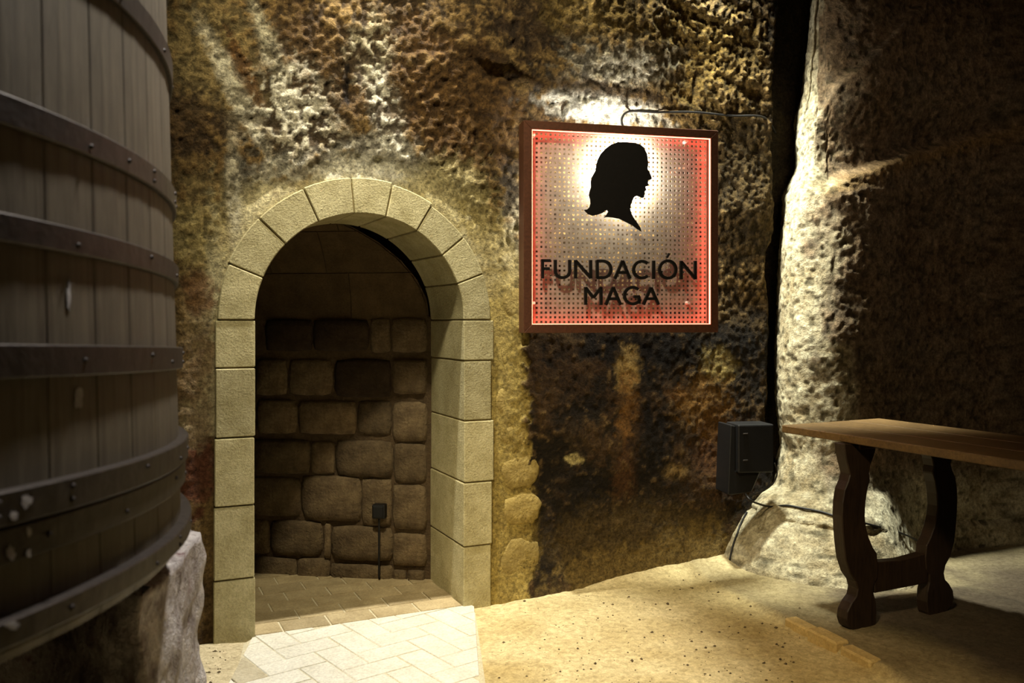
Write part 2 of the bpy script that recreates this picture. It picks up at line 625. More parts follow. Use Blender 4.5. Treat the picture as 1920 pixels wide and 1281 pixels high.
    idx = np.arange(ni * nj).reshape(ni, nj)
    keep = ~(inside[:-1, :-1] & inside[1:, :-1] & inside[:-1, 1:] & inside[1:, 1:])
    Q = np.stack([idx[:-1, :-1], idx[1:, :-1], idx[1:, 1:], idx[:-1, 1:]], -1)[keep]
    used = np.zeros(ni * nj, bool)
    used[Q.reshape(-1)] = True
    remap = np.cumsum(used) - 1
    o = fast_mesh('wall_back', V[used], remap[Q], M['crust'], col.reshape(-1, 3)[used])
    struct(o, 'crusted brown cellar rock wall around the arched doorway')
    return o


def fast_mesh(name, V, Q, mat, col):
    me = bpy.data.meshes.new(name)
    me.vertices.add(len(V))
    me.vertices.foreach_set('co', V.astype(np.float32).ravel())
    me.loops.add(len(Q) * 4)
    me.loops.foreach_set('vertex_index', Q.astype(np.int32).ravel())
    me.polygons.add(len(Q))
    me.polygons.foreach_set('loop_start', (np.arange(len(Q)) * 4).astype(np.int32))
    me.polygons.foreach_set('use_smooth', np.ones(len(Q), bool))
    me.update(calc_edges=True)
    a = me.attributes.new('stain', 'FLOAT_COLOR', 'POINT')
    c4 = np.concatenate([np.clip(col, 0, 1), np.ones((len(V), 1))], 1).astype(np.float32)
    a.data.foreach_set('color', c4.ravel())
    me.materials.append(mat)
    o = bpy.data.objects.new(name, me)
    COL.objects.link(o)
    return o


wall_back = build_wall_back()


# ------------------------------------------------------------------ wall_right: rock pillar and side wall
def build_rock():
    plan = np.array([(2.6, 6.3), (1.95, 5.75), (1.62, 5.35), (1.555, 5.12), (1.565, 5.02), (1.61, 4.93), (1.70, 4.87), (1.84, 4.86), (2.1, 4.98),
                     (2.5, 5.24), (3.1, 5.48), (3.8, 5.6), (4.35, 5.0), (4.45, 3.0), (4.45, -1.8)])
    # Catmull-Rom resample
    pts = []
    for i in range(len(plan) - 1):
        p0, p1, p2, p3 = plan[max(i - 1, 0)], plan[i], plan[i + 1], plan[min(i + 2, len(plan) - 1)]
        for t in np.linspace(0, 1, 60, endpoint=False):
            pts.append(0.5 * ((2 * p1) + (p2 - p0) * t + (2 * p0 - 5 * p1 + 4 * p2 - p3) * t * t + (3 * p1 - p0 - 3 * p2 + p3) * t ** 3))
    pts.append(plan[-1])
    pts = np.array(pts)
    seg = np.linalg.norm(np.diff(pts, axis=0), axis=1)
    q = np.concatenate([[0], np.cumsum(seg)])
    # arc length of the pillar's leftmost point
    ql = q[np.argmin(pts[:, 0])]
    qs = grid_axis(0, ql - 0.45, ql + 1.7, q[-1] - 0.1, 0.0095, 0.08)
    bx = np.interp(qs, q, pts[:, 0])
    by = np.interp(qs, q, pts[:, 1])
    for _ in range(6):
        bx[1:-1] = (bx[:-2] + bx[1:-1] * 2 + bx[2:]) / 4
        by[1:-1] = (by[:-2] + by[1:-1] * 2 + by[2:]) / 4
    tx, ty = np.gradient(bx), np.gradient(by)
    ln = np.hypot(tx, ty)
    nx, ny = ty / ln, -tx / ln            # outward (toward the room)
    sgn = np.sign(nx[np.argmin(np.abs(qs - ql))])
    if sgn > 0:
        nx, ny = -nx, -ny
    zz = grid_axis(-0.15, -0.05, 3.4, 4.75, 0.0095, 0.08)
    Qg, Z = np.meshgrid(qs - ql, zz, indexing='ij')
    BX, BY = bx[:, None], by[:, None]
    wx = fbm(Qg, Z, 2.2, 4, 41) * 0.1
    big = fbm(Qg + 3, Z, 1.1, 3, 43)
    mid = fbm(Qg + wx, Z + wx, 5.0, 4, 45)
    crag = ridged(Qg + wx, Z, 9.0, 4, 47)
    fine = fbm(Qg, Z, 30, 3, 49)
    pits = np.clip(vnoise(Qg * 34, Z * 40, 51) - 0.66, 0, 1) * 2.8
    pill = np.exp(-(np.clip(np.abs(Qg) - 0.15, 0, 9) / 0.40) ** 2)
    zk = np.array([-0.2, 0.5, 0.65, 0.85, 1.25, 1.7, 2.12, 2.18, 2.3, 2.6, 2.75, 3.2, 3.8])
    ok = np.array([0.03, 0.0, -0.035, 0.0, 0.02, -0.01, -0.025, -0.05, -0.10, -0.11, -0.15, -0.20, -0.24])
    disp = np.interp(Z, zk, ok) * pill
    flare_w = np.exp(-(np.clip(np.abs(Qg - 0.12) - 0.25, 0, 9) / 0.35) ** 2)
    zc = np.clip(Z - 0.02 * big, 0, None)
    disp += flare_w * (0.20 * np.sqrt(np.clip(1 - (zc / 0.44) ** 2, 0, 1)) + 0.20 * np.clip(1 - zc / 0.55, 0, 1) ** 1.3)
    disp += 0.06 * sstep(0.25, 0.0, Z) * (1 - flare_w)
    # slanted bedding ledges: rock above each line stands back
    l1 = 2.46 + 0.85 * (Qg - 0.12) + 0.03 * mid
    l2 = 2.16 + 0.30 * (Qg - 0.30) + 0.04 * mid
    disp -= 0.05 * sstep(-0.03, 0.03, Z - l1) * sstep(-0.1, 0.15, Qg)
    disp -= 0.07 * sstep(-0.03, 0.03, Z - l2) * sstep(0.2, 0.4, Qg) * (1 - sstep(2.4, 2.8, Z))
    crack = np.exp(-((Z - l1) / 0.012) ** 2) * sstep(-0.05, 0.1, Qg)
    disp -= 0.02 * crack
    l3 = 0.33 - 0.10 * Qg + 0.04 * mid
    disp -= 0.025 * np.exp(-((Z - l3) / 0.012) ** 2) * sstep(0.1, -0.05, mid)
    disp += 0.035 * big + 0.013 * mid + 0.004 * crag + 0.006 * fine - 0.007 * pits
    nX, nY = nx[:, None], ny[:, None]
    X = BX + nX * disp
    Y = BY + nY * disp
    tt = np.clip(0.5 + 0.8 * mid + 0.5 * fine, 0, 1)[..., None]
    ca, cb = np.array(lin((204, 196, 166))), np.array(lin((152, 138, 106)))
    col = cb + (ca - cb) * tt
    brown = (sstep(0.16, 0.42, Qg + 0.4 * mid + 0.2 * big) * sstep(0.35, 0.6, Z))[..., None]  # browner rock, also painting the unlit side of the pillar darker
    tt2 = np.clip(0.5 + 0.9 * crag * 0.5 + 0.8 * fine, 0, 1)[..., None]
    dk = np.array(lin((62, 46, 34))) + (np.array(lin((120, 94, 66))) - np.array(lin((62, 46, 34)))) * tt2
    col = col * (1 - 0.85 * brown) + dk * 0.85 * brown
    lip = (np.exp(-((Z - l2 + 0.05) / 0.05) ** 2) * sstep(0.2, 0.4, Qg))[..., None]
    col = col * (1 - 0.5 * lip) + np.array(lin((150, 118, 64))) * 0.5 * lip
    pm = np.clip(pits * 1.2, 0, 0.7)[..., None]
    col = col * (1 - pm) + np.array(lin((60, 54, 34))) * pm
    ni, nj = Z.shape
    idx = np.arange(ni * nj).reshape(ni, nj)
    Q = np.stack([idx[:-1, :-1], idx[:-1, 1:], idx[1:, 1:], idx[1:, :-1]], -1).reshape(-1, 4)
    V = np.stack([X, Y, Z], -1).reshape(-1, 3)
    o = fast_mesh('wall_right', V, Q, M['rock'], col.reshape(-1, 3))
    return struct(o, 'rough pitted rock pillar and side wall behind the table')


wall_right = build_rock()


# ------------------------------------------------------------------ floor
KA, KB = np.array([1.242, 4.017]), np.array([1.45, 3.42])     # kerb line


def floor_z(X, Y):
    z = 0.012 * fbm(X, Y, 1.5, 3, 61) + 0.006 * fbm(X, Y, 9, 3, 63) + 0.0025 * fbm(X, Y, 40, 2, 65)
    # sand banked against the wall and the rock
    sw = (X - PR[0]) * U[0] + (Y - PR[1]) * U[1]
    dw = -((X - PR[0]) * NB[0] + (Y - PR[1]) * NB[1])
    z = z + 0.07 * np.exp(-np.clip(dw, 0, 9) / 0.16) * sstep(0.3, 1.2, sw)
    dr = np.hypot(X - 1.55, (Y - 4.75))
    z = z + 0.05 * np.exp(-(dr / 0.5) ** 2)
    # right of the kerb the ground lies a little higher
    d = (KB - KA) / np.linalg.norm(KB - KA)
    side = (X - KA[0]) * (-d[1]) + (Y - KA[1]) * d[0]
    z = z + 0.03 * sstep(-0.01, 0.03, side) * sstep(4.5, 4.05, Y)
    # paved path and doorway are level
    pth = np.where(dw > -0.02, sstep(0.10, 0.02, np.abs(X + 0.62 - 0.02 * (Y - 3.6)) - 0.53), 1.0 * (sw < 0.2))
    return z * (1 - pth) - 0.012 * pth, side, sw, dw


def build_floor():
    xs = grid_axis(-4.2, -1.6, 2.6, 4.8, 0.018, 0.12)
    ys = grid_axis(-2.0, 2.9, 5.6, 6.4, 0.018, 0.12)
    X, Y = np.meshgrid(xs, ys, indexing='ij')
    Z, side, sw, dw = floor_z(X, Y)
    a = np.array(lin((214, 197, 148)))
    b = np.array(lin((184, 163, 110)))
    n = fbm(X, Y, 4, 5, 71)
    t = np.clip(0.55 + 1.1 * n, 0, 1)[..., None]
    col = b + (a - b) * t
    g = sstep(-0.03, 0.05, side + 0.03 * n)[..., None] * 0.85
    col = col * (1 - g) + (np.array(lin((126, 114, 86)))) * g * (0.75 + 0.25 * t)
    soil_shade = (sstep(0.16, 0.5, side + 0.15 * n) * sstep(4.95, 4.6, Y + 0.2 * n - 0.9 * sstep(1.8, 2.1, X)))[..., None] * 0.9  # dark ground tone that paints in the shade around and behind the table
    col = col * (1 - soil_shade) + np.array(lin((70, 60, 50))) * soil_shade * (0.8 + 0.2 * t)
    pale = (sstep(0.9, 0.2, dw + 0.3 * n) * sstep(0.1, 0.4, sw))[..., None] * 0.5
    col = col * (1 - pale) + np.array(lin((206, 192, 146))) * pale
    lf = sstep(-1.0, -1.1, X)[..., None] * 0.8
    col = col * (1 - lf) + np.array(lin((196, 184, 152))) * lf
    ni, nj = X.shape
    idx = np.arange(ni * nj).reshape(ni, nj)
    Q = np.stack([idx[:-1, :-1], idx[1:, :-1], idx[1:, 1:], idx[:-1, 1:]], -1).reshape(-1, 4)
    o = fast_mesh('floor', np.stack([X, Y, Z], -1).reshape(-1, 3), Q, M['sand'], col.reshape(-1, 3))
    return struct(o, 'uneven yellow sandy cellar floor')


floor = build_floor()

# ceiling and left wall, out of view: they close the cellar
xs, ys = np.arange(-4.2, 5.0, 0.1), np.arange(-2.0, 6.4, 0.1)
X, Y = np.meshgrid(xs, ys, indexing='ij')
idx = np.arange(X.size).reshape(X.shape)
Q = np.stack([idx[:-1, :-1], idx[:-1, 1:], idx[1:, 1:], idx[1:, :-1]], -1).reshape(-1, 4)
c = np.zeros((X.size, 3)) + np.array(lin((120, 98, 62)))
struct(fast_mesh('ceiling', np.stack([X, Y, 4.68 + 0.05 * fbm(X, Y, 2, 3, 81)], -1).reshape(-1, 3), Q, M['rock'], c), 'rough brown rock ceiling')
ys, zs = np.arange(-2.0, 3.4, 0.08), np.arange(-0.1, 4.8, 0.08)
Y, Z = np.meshgrid(ys, zs, indexing='ij')
idx = np.arange(Y.size).reshape(Y.shape)
Q = np.stack([idx[:-1, :-1], idx[:-1, 1:], idx[1:, 1:], idx[1:, :-1]], -1).reshape(-1, 4)
c = np.zeros((Y.size, 3)) + np.array(lin((120, 98, 62)))
struct(fast_mesh('wall_left', np.stack([-3.75 + 0.08 * fbm(Y, Z, 2, 4, 83), Y, Z], -1).reshape(-1, 3), Q, M['rock'], c), 'rough brown rock wall behind the cask')

# ------------------------------------------------------------------ arched doorway
DEP = 0.48
door = struct(empty('door_1', wpt(CS, 0)), 'arched stone doorway of pale cut blocks')
inv = door.matrix_world


def door_part(name, bm, mat):
    bmesh.ops.translate(bm, verts=bm.verts, vec=-Vector(wpt(CS, 0)))
    return from_bm(name, bm, mat, door)


rng = random.Random(5)
ang = [0, 20.9, 39.2, 59, 78, 95.6, 115.4, 136.7, 157.8, 180]
for i in range(9):
    a0, a1 = math.radians(ang[i]) + 0.005, math.radians(ang[i + 1]) - 0.005
    ro = RO + rng.uniform(-0.006, 0.004) - (0.02 if i in (0, 1, 2) else 0)
    n = 5
    poly = [(CS + RA * math.cos(a0 + (a1 - a0) * k / n), CZ + RA * math.sin(a0 + (a1 - a0) * k / n)) for k in range(n + 1)]
    poly += [(CS + ro * math.cos(a1 + (a0 - a1) * k / n), CZ + ro * math.sin(a1 + (a0 - a1) * k / n)) for k in range(n + 1)]
    door_part('voussoir', prism(poly, PR, U, NB, -0.014 + rng.uniform(-0.003, 0.003), DEP, 0.004), M['ashlar'])


def jamb_z(px, rows):
    return [wpx(px, r)[1] for r in rows]


zl = [CZ] + jamb_z(440, [690, 820, 948, 1085]) + [-0.02]
for k in range(5):
    z1, z0 = zl[k] - 0.003, zl[k + 1] + 0.003
    w = JW + rng.uniform(-0.006, 0.004)
    s1 = -WOP + rng.uniform(-0.002, 0.003)
    poly = [(-WOP - w, z0), (s1, z0), (s1, z1), (-WOP - w, z1)]
    door_part('jamb_stone', prism(poly, PR, U, NB, -0.014 + rng.uniform(-0.003, 0.003), DEP, 0.004), M['ashlar'])
zr = [CZ] + jamb_z(895, [676, 788, 903, 1022]) + [-0.02]
for k in range(5):
    z1, z0 = zr[k] - 0.003, zr[k + 1] + 0.003
    w = 0.150 + rng.uniform(-0.008, 0.008)
    s0 = rng.uniform(-0.003, 0.002)
    poly = [(s0, z0), (w, z0), (w, z1), (s0, z1)]
    door_part('jamb_stone', prism(poly, PR, U, NB, -0.014 + rng.uniform(-0.003, 0.003), DEP, 0.004), M['ashlar'])
# mortar between the blocks, set back from every face
bm = bmesh.new()
n = 28
prof = [(0.006, -0.02)] + [(CS + (RA + 0.006) * math.cos(math.pi * k / n), CZ + (RA + 0.006) * math.sin(math.pi * k / n)) for k in range(n + 1)] + [(-WOP - 0.006, -0.02)]
outr = [(0.14, -0.02)] + [(CS + (RO - 0.02) * math.cos(math.pi * k / n), CZ + (RO - 0.02) * math.sin(math.pi * k / n)) for k in range(n + 1)] + [(-WOP - JW + 0.012, -0.02)]
rows = []
for t, pr in ((-0.006, outr), (-0.006, prof), (DEP - 0.01, prof), (DEP - 0.01, outr)):
    rows.append([bm.verts.new(wpt(a, z, t)) for a, z in pr])
for i in range(4):
    A, B = rows[i], rows[(i + 1) % 4]
    for k in range(len(A) - 1):
        bm.faces.new((A[k], A[k + 1], B[k + 1], B[k]))
door_part('mortar', bm, M['mortar'])


# stones bedded in the plaster right of the jamb
def pillow(w, h, proud, seed, n=12, power=3.2, rough=0.06, back=0.03):
    r = random.Random(seed)
    V, Fc = [], []
    j = [1 + r.uniform(-rough, rough) for _ in range(n)]

    def ring(k, y):
        for i in range(n):
            th = 2 * math.pi * (i + 0.5) / n
            c, s = math.cos(th), math.sin(th)
            rr = (abs(c) ** power + abs(s) ** power) ** (-1 / power) * j[i]
            V.append((w / 2 * k * rr * c, y + r.uniform(-1, 1) * proud * 0.12, h / 2 * k * rr * s))
    ring(0.99, back)
    ring(1.0, -proud * 0.15)
    ring(0.88, -proud * 0.85)
    ring(0.5, -proud * 1.0)
    V.append((0, -proud * 1.05, 0))
    for b in range(3):
        for i in range(n):
            Fc.append((b * n + i, b * n + (i + 1) % n, (b + 1) * n + (i + 1) % n, (b + 1) * n + i))
    for i in range(n):
        Fc.append((3 * n + i, 3 * n + (i + 1) % n, 4 * n))
    Fc.append(tuple(range(n))[::-1])
    return V, Fc


wall_rz = math.atan2(U[1], U[0])
M['plaster_stone'] = rough_mat('plaster_stone', (146, 126, 70), (188, 166, 98), 22, 0.93, 0.9, 0.012, 80, 0.15)
for k, (px, py, w, h) in enumerate([(968, 570, 54, 62), (966, 668, 62, 46), (958, 752, 58, 66), (968, 815, 64, 40), (975, 885, 74, 62), (980, 955, 74, 58), (976, 1052, 74, 84)]):
    s, z, Yd = wpx(px, py)
    V, Fc = pillow(w * Yd / F / 0.95, h * Yd / F, 0.009, 100 + k, 14, 3.0, 0.10)
    o = mesh('stone', V, Fc, M['plaster_stone'], wall_back, True)
    o.location = wpt(s, z, 0.006)
    o.rotation_euler = (0, 0, wall_rz)

# ------------------------------------------------------------------ passage behind the doorway
IB = np.array([-0.455, 4.725])
bdir = np.array([-2.6, 5.005]) - IB
LEN = float(np.linalg.norm(bdir))
bdir = bdir / LEN                        # to the left along the inner wall
bu = -bdir                               # to the right
bn = np.array([bu[1], -bu[0]])           # toward the room
if bn[1] > 0:
    bn = -bn
inner = struct(mesh('wall_inner', [(IB[0] + bu[0] * a - bn[0] * d, IB[1] + bu[1] * a - bn[1] * d, z)
                                   for d in (0.0, 0.25) for a, z in ((-LEN, -0.05), (0.35, -0.05), (0.35, 1.42), (-LEN, 1.42))],
                    [(0, 1, 2, 3), (7, 6, 5, 4), (0, 4, 5, 1), (1, 5, 6, 2), (2, 6, 7, 3), (3, 7, 4, 0)], M['rubble_bed']), 'rubble stone wall inside the doorway')
stones = [(696, 598, 732, 660), (736, 598, 800, 660), (590, 600, 690, 657, 1), (500, 600, 585, 657, 1),
          (482, 674, 538, 740), (544, 675, 622, 740), (630, 675, 732, 744, 1), (738, 675, 800, 738),
          (484, 750, 556, 812), (562, 752, 666, 814), (672, 752, 733, 814), (738, 755, 800, 826),
          (478, 824, 580, 888), (585, 828, 628, 887), (632, 826, 735, 893), (740, 832, 799, 904),
          (470, 895, 563, 967), (568, 892, 676, 976), (680, 898, 734, 985), (738, 910, 799, 993),
          (470, 976, 506, 1037), (510, 976, 604, 1042), (624, 986, 735, 1052), (610, 982, 621, 1046), (738, 1000, 799, 1062),
          (470, 1044, 555, 1094), (560, 1046, 618, 1096), (622, 1056, 735, 1100), (738, 1068, 762, 1096), (766, 1068, 796, 1092)]
irz = math.atan2(bu[1], bu[0])
for k, st in enumerate(stones):
    a0, z1, _ = on_plane(st[0], st[1], IB, bu)
    a1, z0, _ = on_plane(st[2], st[3], IB, bu)
    cx, cz = (a0 + a1) / 2, (z0 + z1) / 2
    V, Fc = pillow((a1 - a0) * 1.05, (z1 - z0) * 1.05, 0.018 + 0.014 * ((k * 7) % 5) / 5, 200 + k, 20, 9.0, 0.025, 0.05)
    o = mesh('stone', V, Fc, M['rubble_dark'] if len(st) > 4 else M['rubble'], inner, True)
    o.location = (IB[0] + bu[0] * cx, IB[1] + bu[1] * cx, cz)
    o.rotation_euler = (0, 0, irz)

# vault over the passage: courses of long stones
vault = struct(empty('ceiling_inner', (IB[0], IB[1], CZ)), 'dark stone vault inside the doorway')
RV = 0.62


def clip_front(bm):
    """keep only what lies behind the back face of the front wall"""
    co = Vector(wpt(0, 0, DEP + 0.002)) - Vector((IB[0], IB[1], 0))
    bmesh.ops.bisect_plane(bm, geom=list(bm.verts) + list(bm.edges) + list(bm.faces), plane_co=co, plane_no=Vector((-NB[0], -NB[1], 0)), clear_outer=True)


course = [0, 24, 48, 72, 96, 125, 180]
for ci in range(6):
    a0, a1 = math.radians(course[ci]), math.radians(course[ci + 1])
    cuts = [0.55, 0.05 - 0.1 * (ci % 2), -0.42 - 0.12 * (ci % 2), -0.95 + 0.1 * (ci % 2), -1.6, -LEN]
    for bi in range(5):
        e = 0.0025
        A0, A1 = cuts[bi] - e, cuts[bi + 1] + e
        V = []
        for rr in (RV, RV + 0.16):
            for a in (A0, A1):
                for k in range(4):
                    th = a0 + 0.004 + (a1 - a0 - 0.008) * k / 3
                    d = RV - rr * math.cos(th)
                    V.append((bu[0] * a + bn[0] * d, bu[1] * a + bn[1] * d, rr * math.sin(th)))
        Fc = []
        for k in range(3):
            Fc += [(k, k + 1, 4 + k + 1, 4 + k), (8 + k, 12 + k, 12 + k + 1, 8 + k + 1), (k, 8 + k, 8 + k + 1, k + 1), (4 + k, 4 + k + 1, 12 + k + 1, 12 + k)]
        Fc += [(0, 4, 12, 8), (3, 11, 15, 7)]
        bm = bmesh.new()
        vv = [bm.verts.new(v) for v in V]
        for f in Fc:
            bm.faces.new([vv[i] for i in f])
        clip_front(bm)
        if len(bm.faces) > 2:
            from_bm('vault_stone', bm, M['vault'], vault)
        else:
            bm.free()
V, Fc = [], []
for a in (0.55, -LEN):
    for k in range(19):
        th = math.pi * k / 18
        d = RV - (RV + 0.008) * math.cos(th)
        V.append((bu[0] * a + bn[0] * d, bu[1] * a + bn[1] * d, (RV + 0.008) * math.sin(th)))
for k in range(18):
    Fc.append((k, k + 1, 19 + k + 1, 19 + k))
bm = bmesh.new()
vv = [bm.verts.new(v) for v in V]
for f in Fc:
    bm.faces.new([vv[i] for i in f])
clip_front(bm)
from_bm('mortar', bm, M['rubble_bed'], vault)
# end of the passage and back of the front wall, hidden round the corner
pl = wpt(-WOP - 0.01, 0, DEP)
p2 = wpt(-3.2, 0, DEP)
V = [(pl[0], pl[1], -0.05), (p2[0], p2[1], -0.05), (p2[0], p2[1], 2.2), (pl[0], pl[1], 2.2),
     (-2.55, 3.3, -0.05), (-2.55, 5.2, -0.05), (-2.55, 5.2, 2.2), (-2.55, 3.3, 2.2)]
struct(mesh('wall_passage', V, [(0, 1, 2, 3), (4, 5, 6, 7)], M['rubble_bed']), 'hidden end wall of the passage')

# ------------------------------------------------------------------ paving
JL, JR = wpt(-WOP, 0), wpt(0, 0)
OUT = [(JL[0] + 0.01, JL[1] + 0.005), (JL[0] - 0.02, 3.80), (-1.05, 3.3), (-0.95, 2.3), (-0.05, 2.3), (-0.095, 3.3), (-0.175, 4.20), (JR[0] + 0.01, JR[1] - 0.005)]
INN = [JL[:2], JR[:2], wpt(0, 0, DEP)[:2], (-0.40, 4.80), (-1.9, 5.0), (-1.9, 4.1), wpt(-WOP, 0, DEP)[:2]]
bed = [(x, y) for x, y in OUT] + [(x, y) for x, y in INN[2:]]
nb = len(bed)
path = struct(mesh('paved_path', [(x, y, z) for z in (-0.06, 0.002) for x, y in bed],
                   [tuple(range(nb)), tuple(range(nb, 2 * nb))[::-1]] + [(k, (k + 1) % nb, nb + (k + 1) % nb, nb + k) for k in range(nb)], M['grout']), 'pale paved path leading to the doorway')


def clip_poly(poly, half):
    """clip a convex polygon by half-planes (point, inward normal)"""
    for (qx, qy), (nx_, ny_) in half:
        out = []
        for i in range(len(poly)):
            p, q = poly[i], poly[(i + 1) % len(poly)]
            dp = (p[0] - qx) * nx_ + (p[1] - qy) * ny_
            dq = (q[0] - qx) * nx_ + (q[1] - qy) * ny_
            if dp >= 0:
                out.append(p)
            if (dp >= 0) != (dq >= 0):
                f = dp / (dp - dq)
                out.append((p[0] + (q[0] - p[0]) * f, p[1] + (q[1] - p[1]) * f))
        poly = out
        if len(poly) < 3:
            return []
    return poly


def halves(pts, ctr):
    """inward half-planes of the listed edges (p, q)"""
    out = []
    for p, q in pts:
        nx_, ny_ = -(q[1] - p[1]), q[0] - p[0]
        if (ctr[0] - p[0]) * nx_ + (ctr[1] - p[1]) * ny_ < 0:
            nx_, ny_ = -nx_, -ny_
        l = math.hypot(nx_, ny_)
        out.append((p, (nx_ / l, ny_ / l)))
    return out


def tile_obj(poly, mat, top):
    area = abs(sum(poly[i][0] * poly[(i + 1) % len(poly)][1] - poly[(i + 1) % len(poly)][0] * poly[i][1] for i in range(len(poly)))) / 2
    if area < 0.0012:
        return
    c = (sum(p[0] for p in poly) / len(poly), sum(p[1] for p in poly) / len(poly))
    n = len(poly)
    ins = [(p[0] + (c[0] - p[0]) * 0.03, p[1] + (c[1] - p[1]) * 0.03) for p in poly]
    V = [(p[0], p[1], -0.01) for p in poly] + [(p[0], p[1], top - 0.003) for p in poly] + [(p[0], p[1], top) for p in ins]
    Fc = [tuple(range(2 * n, 3 * n))]
    for b in range(2):
        Fc += [(b * n + i, b * n + (i + 1) % n, (b + 1) * n + (i + 1) % n, (b + 1) * n + i) for i in range(n)]
    mesh('paving_tile', V, Fc, mat, path)


# herringbone in front of the threshold (45 degrees)
L_, W_, g = 0.25, 0.125, 0.005
c45, s45 = math.cos(math.radians(38)), math.sin(math.radians(38))


def rot45(p):
    return (-0.6 + p[0] * c45 - p[1] * s45, 3.4 + p[0] * s45 + p[1] * c45)


trng = random.Random(3)
H_out = halves([(JL[:2], JR[:2]), ((-1.137, 3.83), (-0.97, 2.3)), ((-0.18, 4.22), (-0.05, 2.3)), ((-1, 2.4), (0, 2.4))], (-0.6, 3.3))
for i in range(-16, 17):
    for j in range(-9, 10):
        bx, by = (i * W_ + j * 2 * L_), (i * W_)
        for (x0, y0, x1, y1) in ((bx, by, bx + L_, by + W_), (bx + L_, by + W_ - L_ + 0, bx + L_ + W_, by + W_)):
            q = [(x0 + g / 2, y0 + g / 2), (x1 - g / 2, y0 + g / 2), (x1 - g / 2, y1 - g / 2), (x0 + g / 2, y1 - g / 2)]
            pp = clip_poly([rot45(p) for p in q], H_out)
            if pp:
                tile_obj(pp, M['tile_grey'] if trng.random() < 0.06 else M['tile'], 0.005 + trng.uniform(0, 0.0012))
# running bond inside
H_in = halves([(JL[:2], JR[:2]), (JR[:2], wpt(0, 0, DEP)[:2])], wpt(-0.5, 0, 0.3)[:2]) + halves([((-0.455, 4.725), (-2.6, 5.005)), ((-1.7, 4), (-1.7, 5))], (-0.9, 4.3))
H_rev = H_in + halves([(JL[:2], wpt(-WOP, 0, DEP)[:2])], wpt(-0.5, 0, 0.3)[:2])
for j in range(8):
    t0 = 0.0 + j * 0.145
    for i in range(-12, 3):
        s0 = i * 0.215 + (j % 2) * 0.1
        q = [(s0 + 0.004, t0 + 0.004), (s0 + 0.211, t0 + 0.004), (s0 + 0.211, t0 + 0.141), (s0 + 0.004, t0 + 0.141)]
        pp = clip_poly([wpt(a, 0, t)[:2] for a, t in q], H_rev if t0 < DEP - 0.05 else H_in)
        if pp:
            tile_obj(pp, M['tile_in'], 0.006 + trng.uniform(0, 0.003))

# kerb right of the sand
kd = (KB - KA) / np.linalg.norm(KB - KA)
kerb = tag(empty('kerb', (KA[0], KA[1], 0), math.atan2(kd[1], kd[0])), 'low row of yellow stone kerb edging the sand before the table', 'kerb')
pos = 0.0
for k, ln in enumerate((0.17, 0.20, 0.19)):
    from_bm('kerb_stone', box_bm((pos + 0.007, -0.005 - 0.010 * (k % 2), -0.03), (pos + ln - 0.007, 0.062, 0.045 + 0.009 * (k % 2)), 0.008), M['kerb'], kerb)
    pos += ln

# grit on the floor
gr = random.Random(9)
V, Fc = [], []
base = [(1, 0, 0), (-1, 0, 0), (0, 1, 0), (0, -1, 0), (0, 0, 1), (0, 0, -1)]
fcs = [(0, 2, 4), (2, 1, 4), (1, 3, 4), (3, 0, 4), (2, 0, 5), (1, 2, 5), (3, 1, 5), (0, 3, 5)]
P = []
for k in range(420):
    px, py = gr.uniform(900, 1500), gr.uniform(1080, 1290)
    if k % 6 == 0:
        px, py = gr.uniform(386, 470), gr.uniform(1205, 1281)
    Yd = F * HC / (py - HOR)
    P.append(((px - 960) / F * Yd, Yd, gr.choice((0.003, 0.003, 0.004, 0.004, 0.006, 0.009)) * gr.uniform(0.6, 1)))
P = np.array(P)
Zf = floor_z(P[:, 0], P[:, 1])[0]
swp = (P[:, 0] - PR[0]) * U[0] + (P[:, 1] - PR[1]) * U[1]
for (x, y, r), z, s_ in zip(P, Zf, swp):
    if -1.17 < x < -0.05 or (y - PR[1]) - U[1] / U[0] * (x - PR[0]) > -0.06 or math.hypot(x - 1.55, y - 4.8) < 0.5:
        continue
    i0 = len(V)
    V += [(x + b[0] * r * gr.uniform(0.7, 1.3), y + b[1] * r * gr.uniform(0.7, 1.3), z + r * 0.3 + b[2] * r * 0.7) for b in base]
    Fc += [tuple(i0 + q for q in f) for f in fcs]
o = mesh('scattered_grit', V, Fc, M['pebble'], floor)
o['kind'] = 'stuff'

# ------------------------------------------------------------------ cask
CC = (-2.066, 1.418)
ZB, ZT = 0.945, 2.95


def rb(z):
    return 1.435 - 0.040 * (z - 0.95)


cask = tag(empty('wine_cask', (CC[0], CC[1], ZB)), 'huge dark oak wine cask with riveted iron hoops on stone plinth', 'cask')
cask.rotation_euler = (math.radians(-2.1), 0, 0)
NS = 72
dth = 2 * math.pi / NS
V, Fc = [], []
zs = [0, 0.012, ZT - ZB - 0.012, ZT - ZB]
for z in zs:
    edge = 0.004 if z in (zs[0], zs[-1]) else 0.0
    for (th, dr) in ((-dth / 2 + 0.0003, -0.0010), (-dth / 2 + 0.002, 0), (0, 0.0008), (dth / 2 - 0.002, 0), (dth / 2 - 0.0003, -0.0010)):
        R_ = rb(z + ZB) + dr - edge
        V.append((R_ * math.cos(th), R_ * math.sin(th), z))
    for th in (dth / 2 - 0.0012, -dth / 2 + 0.0012):
        R_ = rb(z + ZB) - 0.05
        V.append((R_ * math.cos(th), R_ * math.sin(th), z))
for b in range(3):
    for k in range(7):
        Fc.append((b * 7 + k, b * 7 + (k + 1) % 7, (b + 1) * 7 + (k + 1) % 7, (b + 1) * 7 + k))
Fc += [tuple(range(7))[::-1], tuple(range(21, 28))]
st0 = mesh('stave', V, Fc, M['stave'], cask)
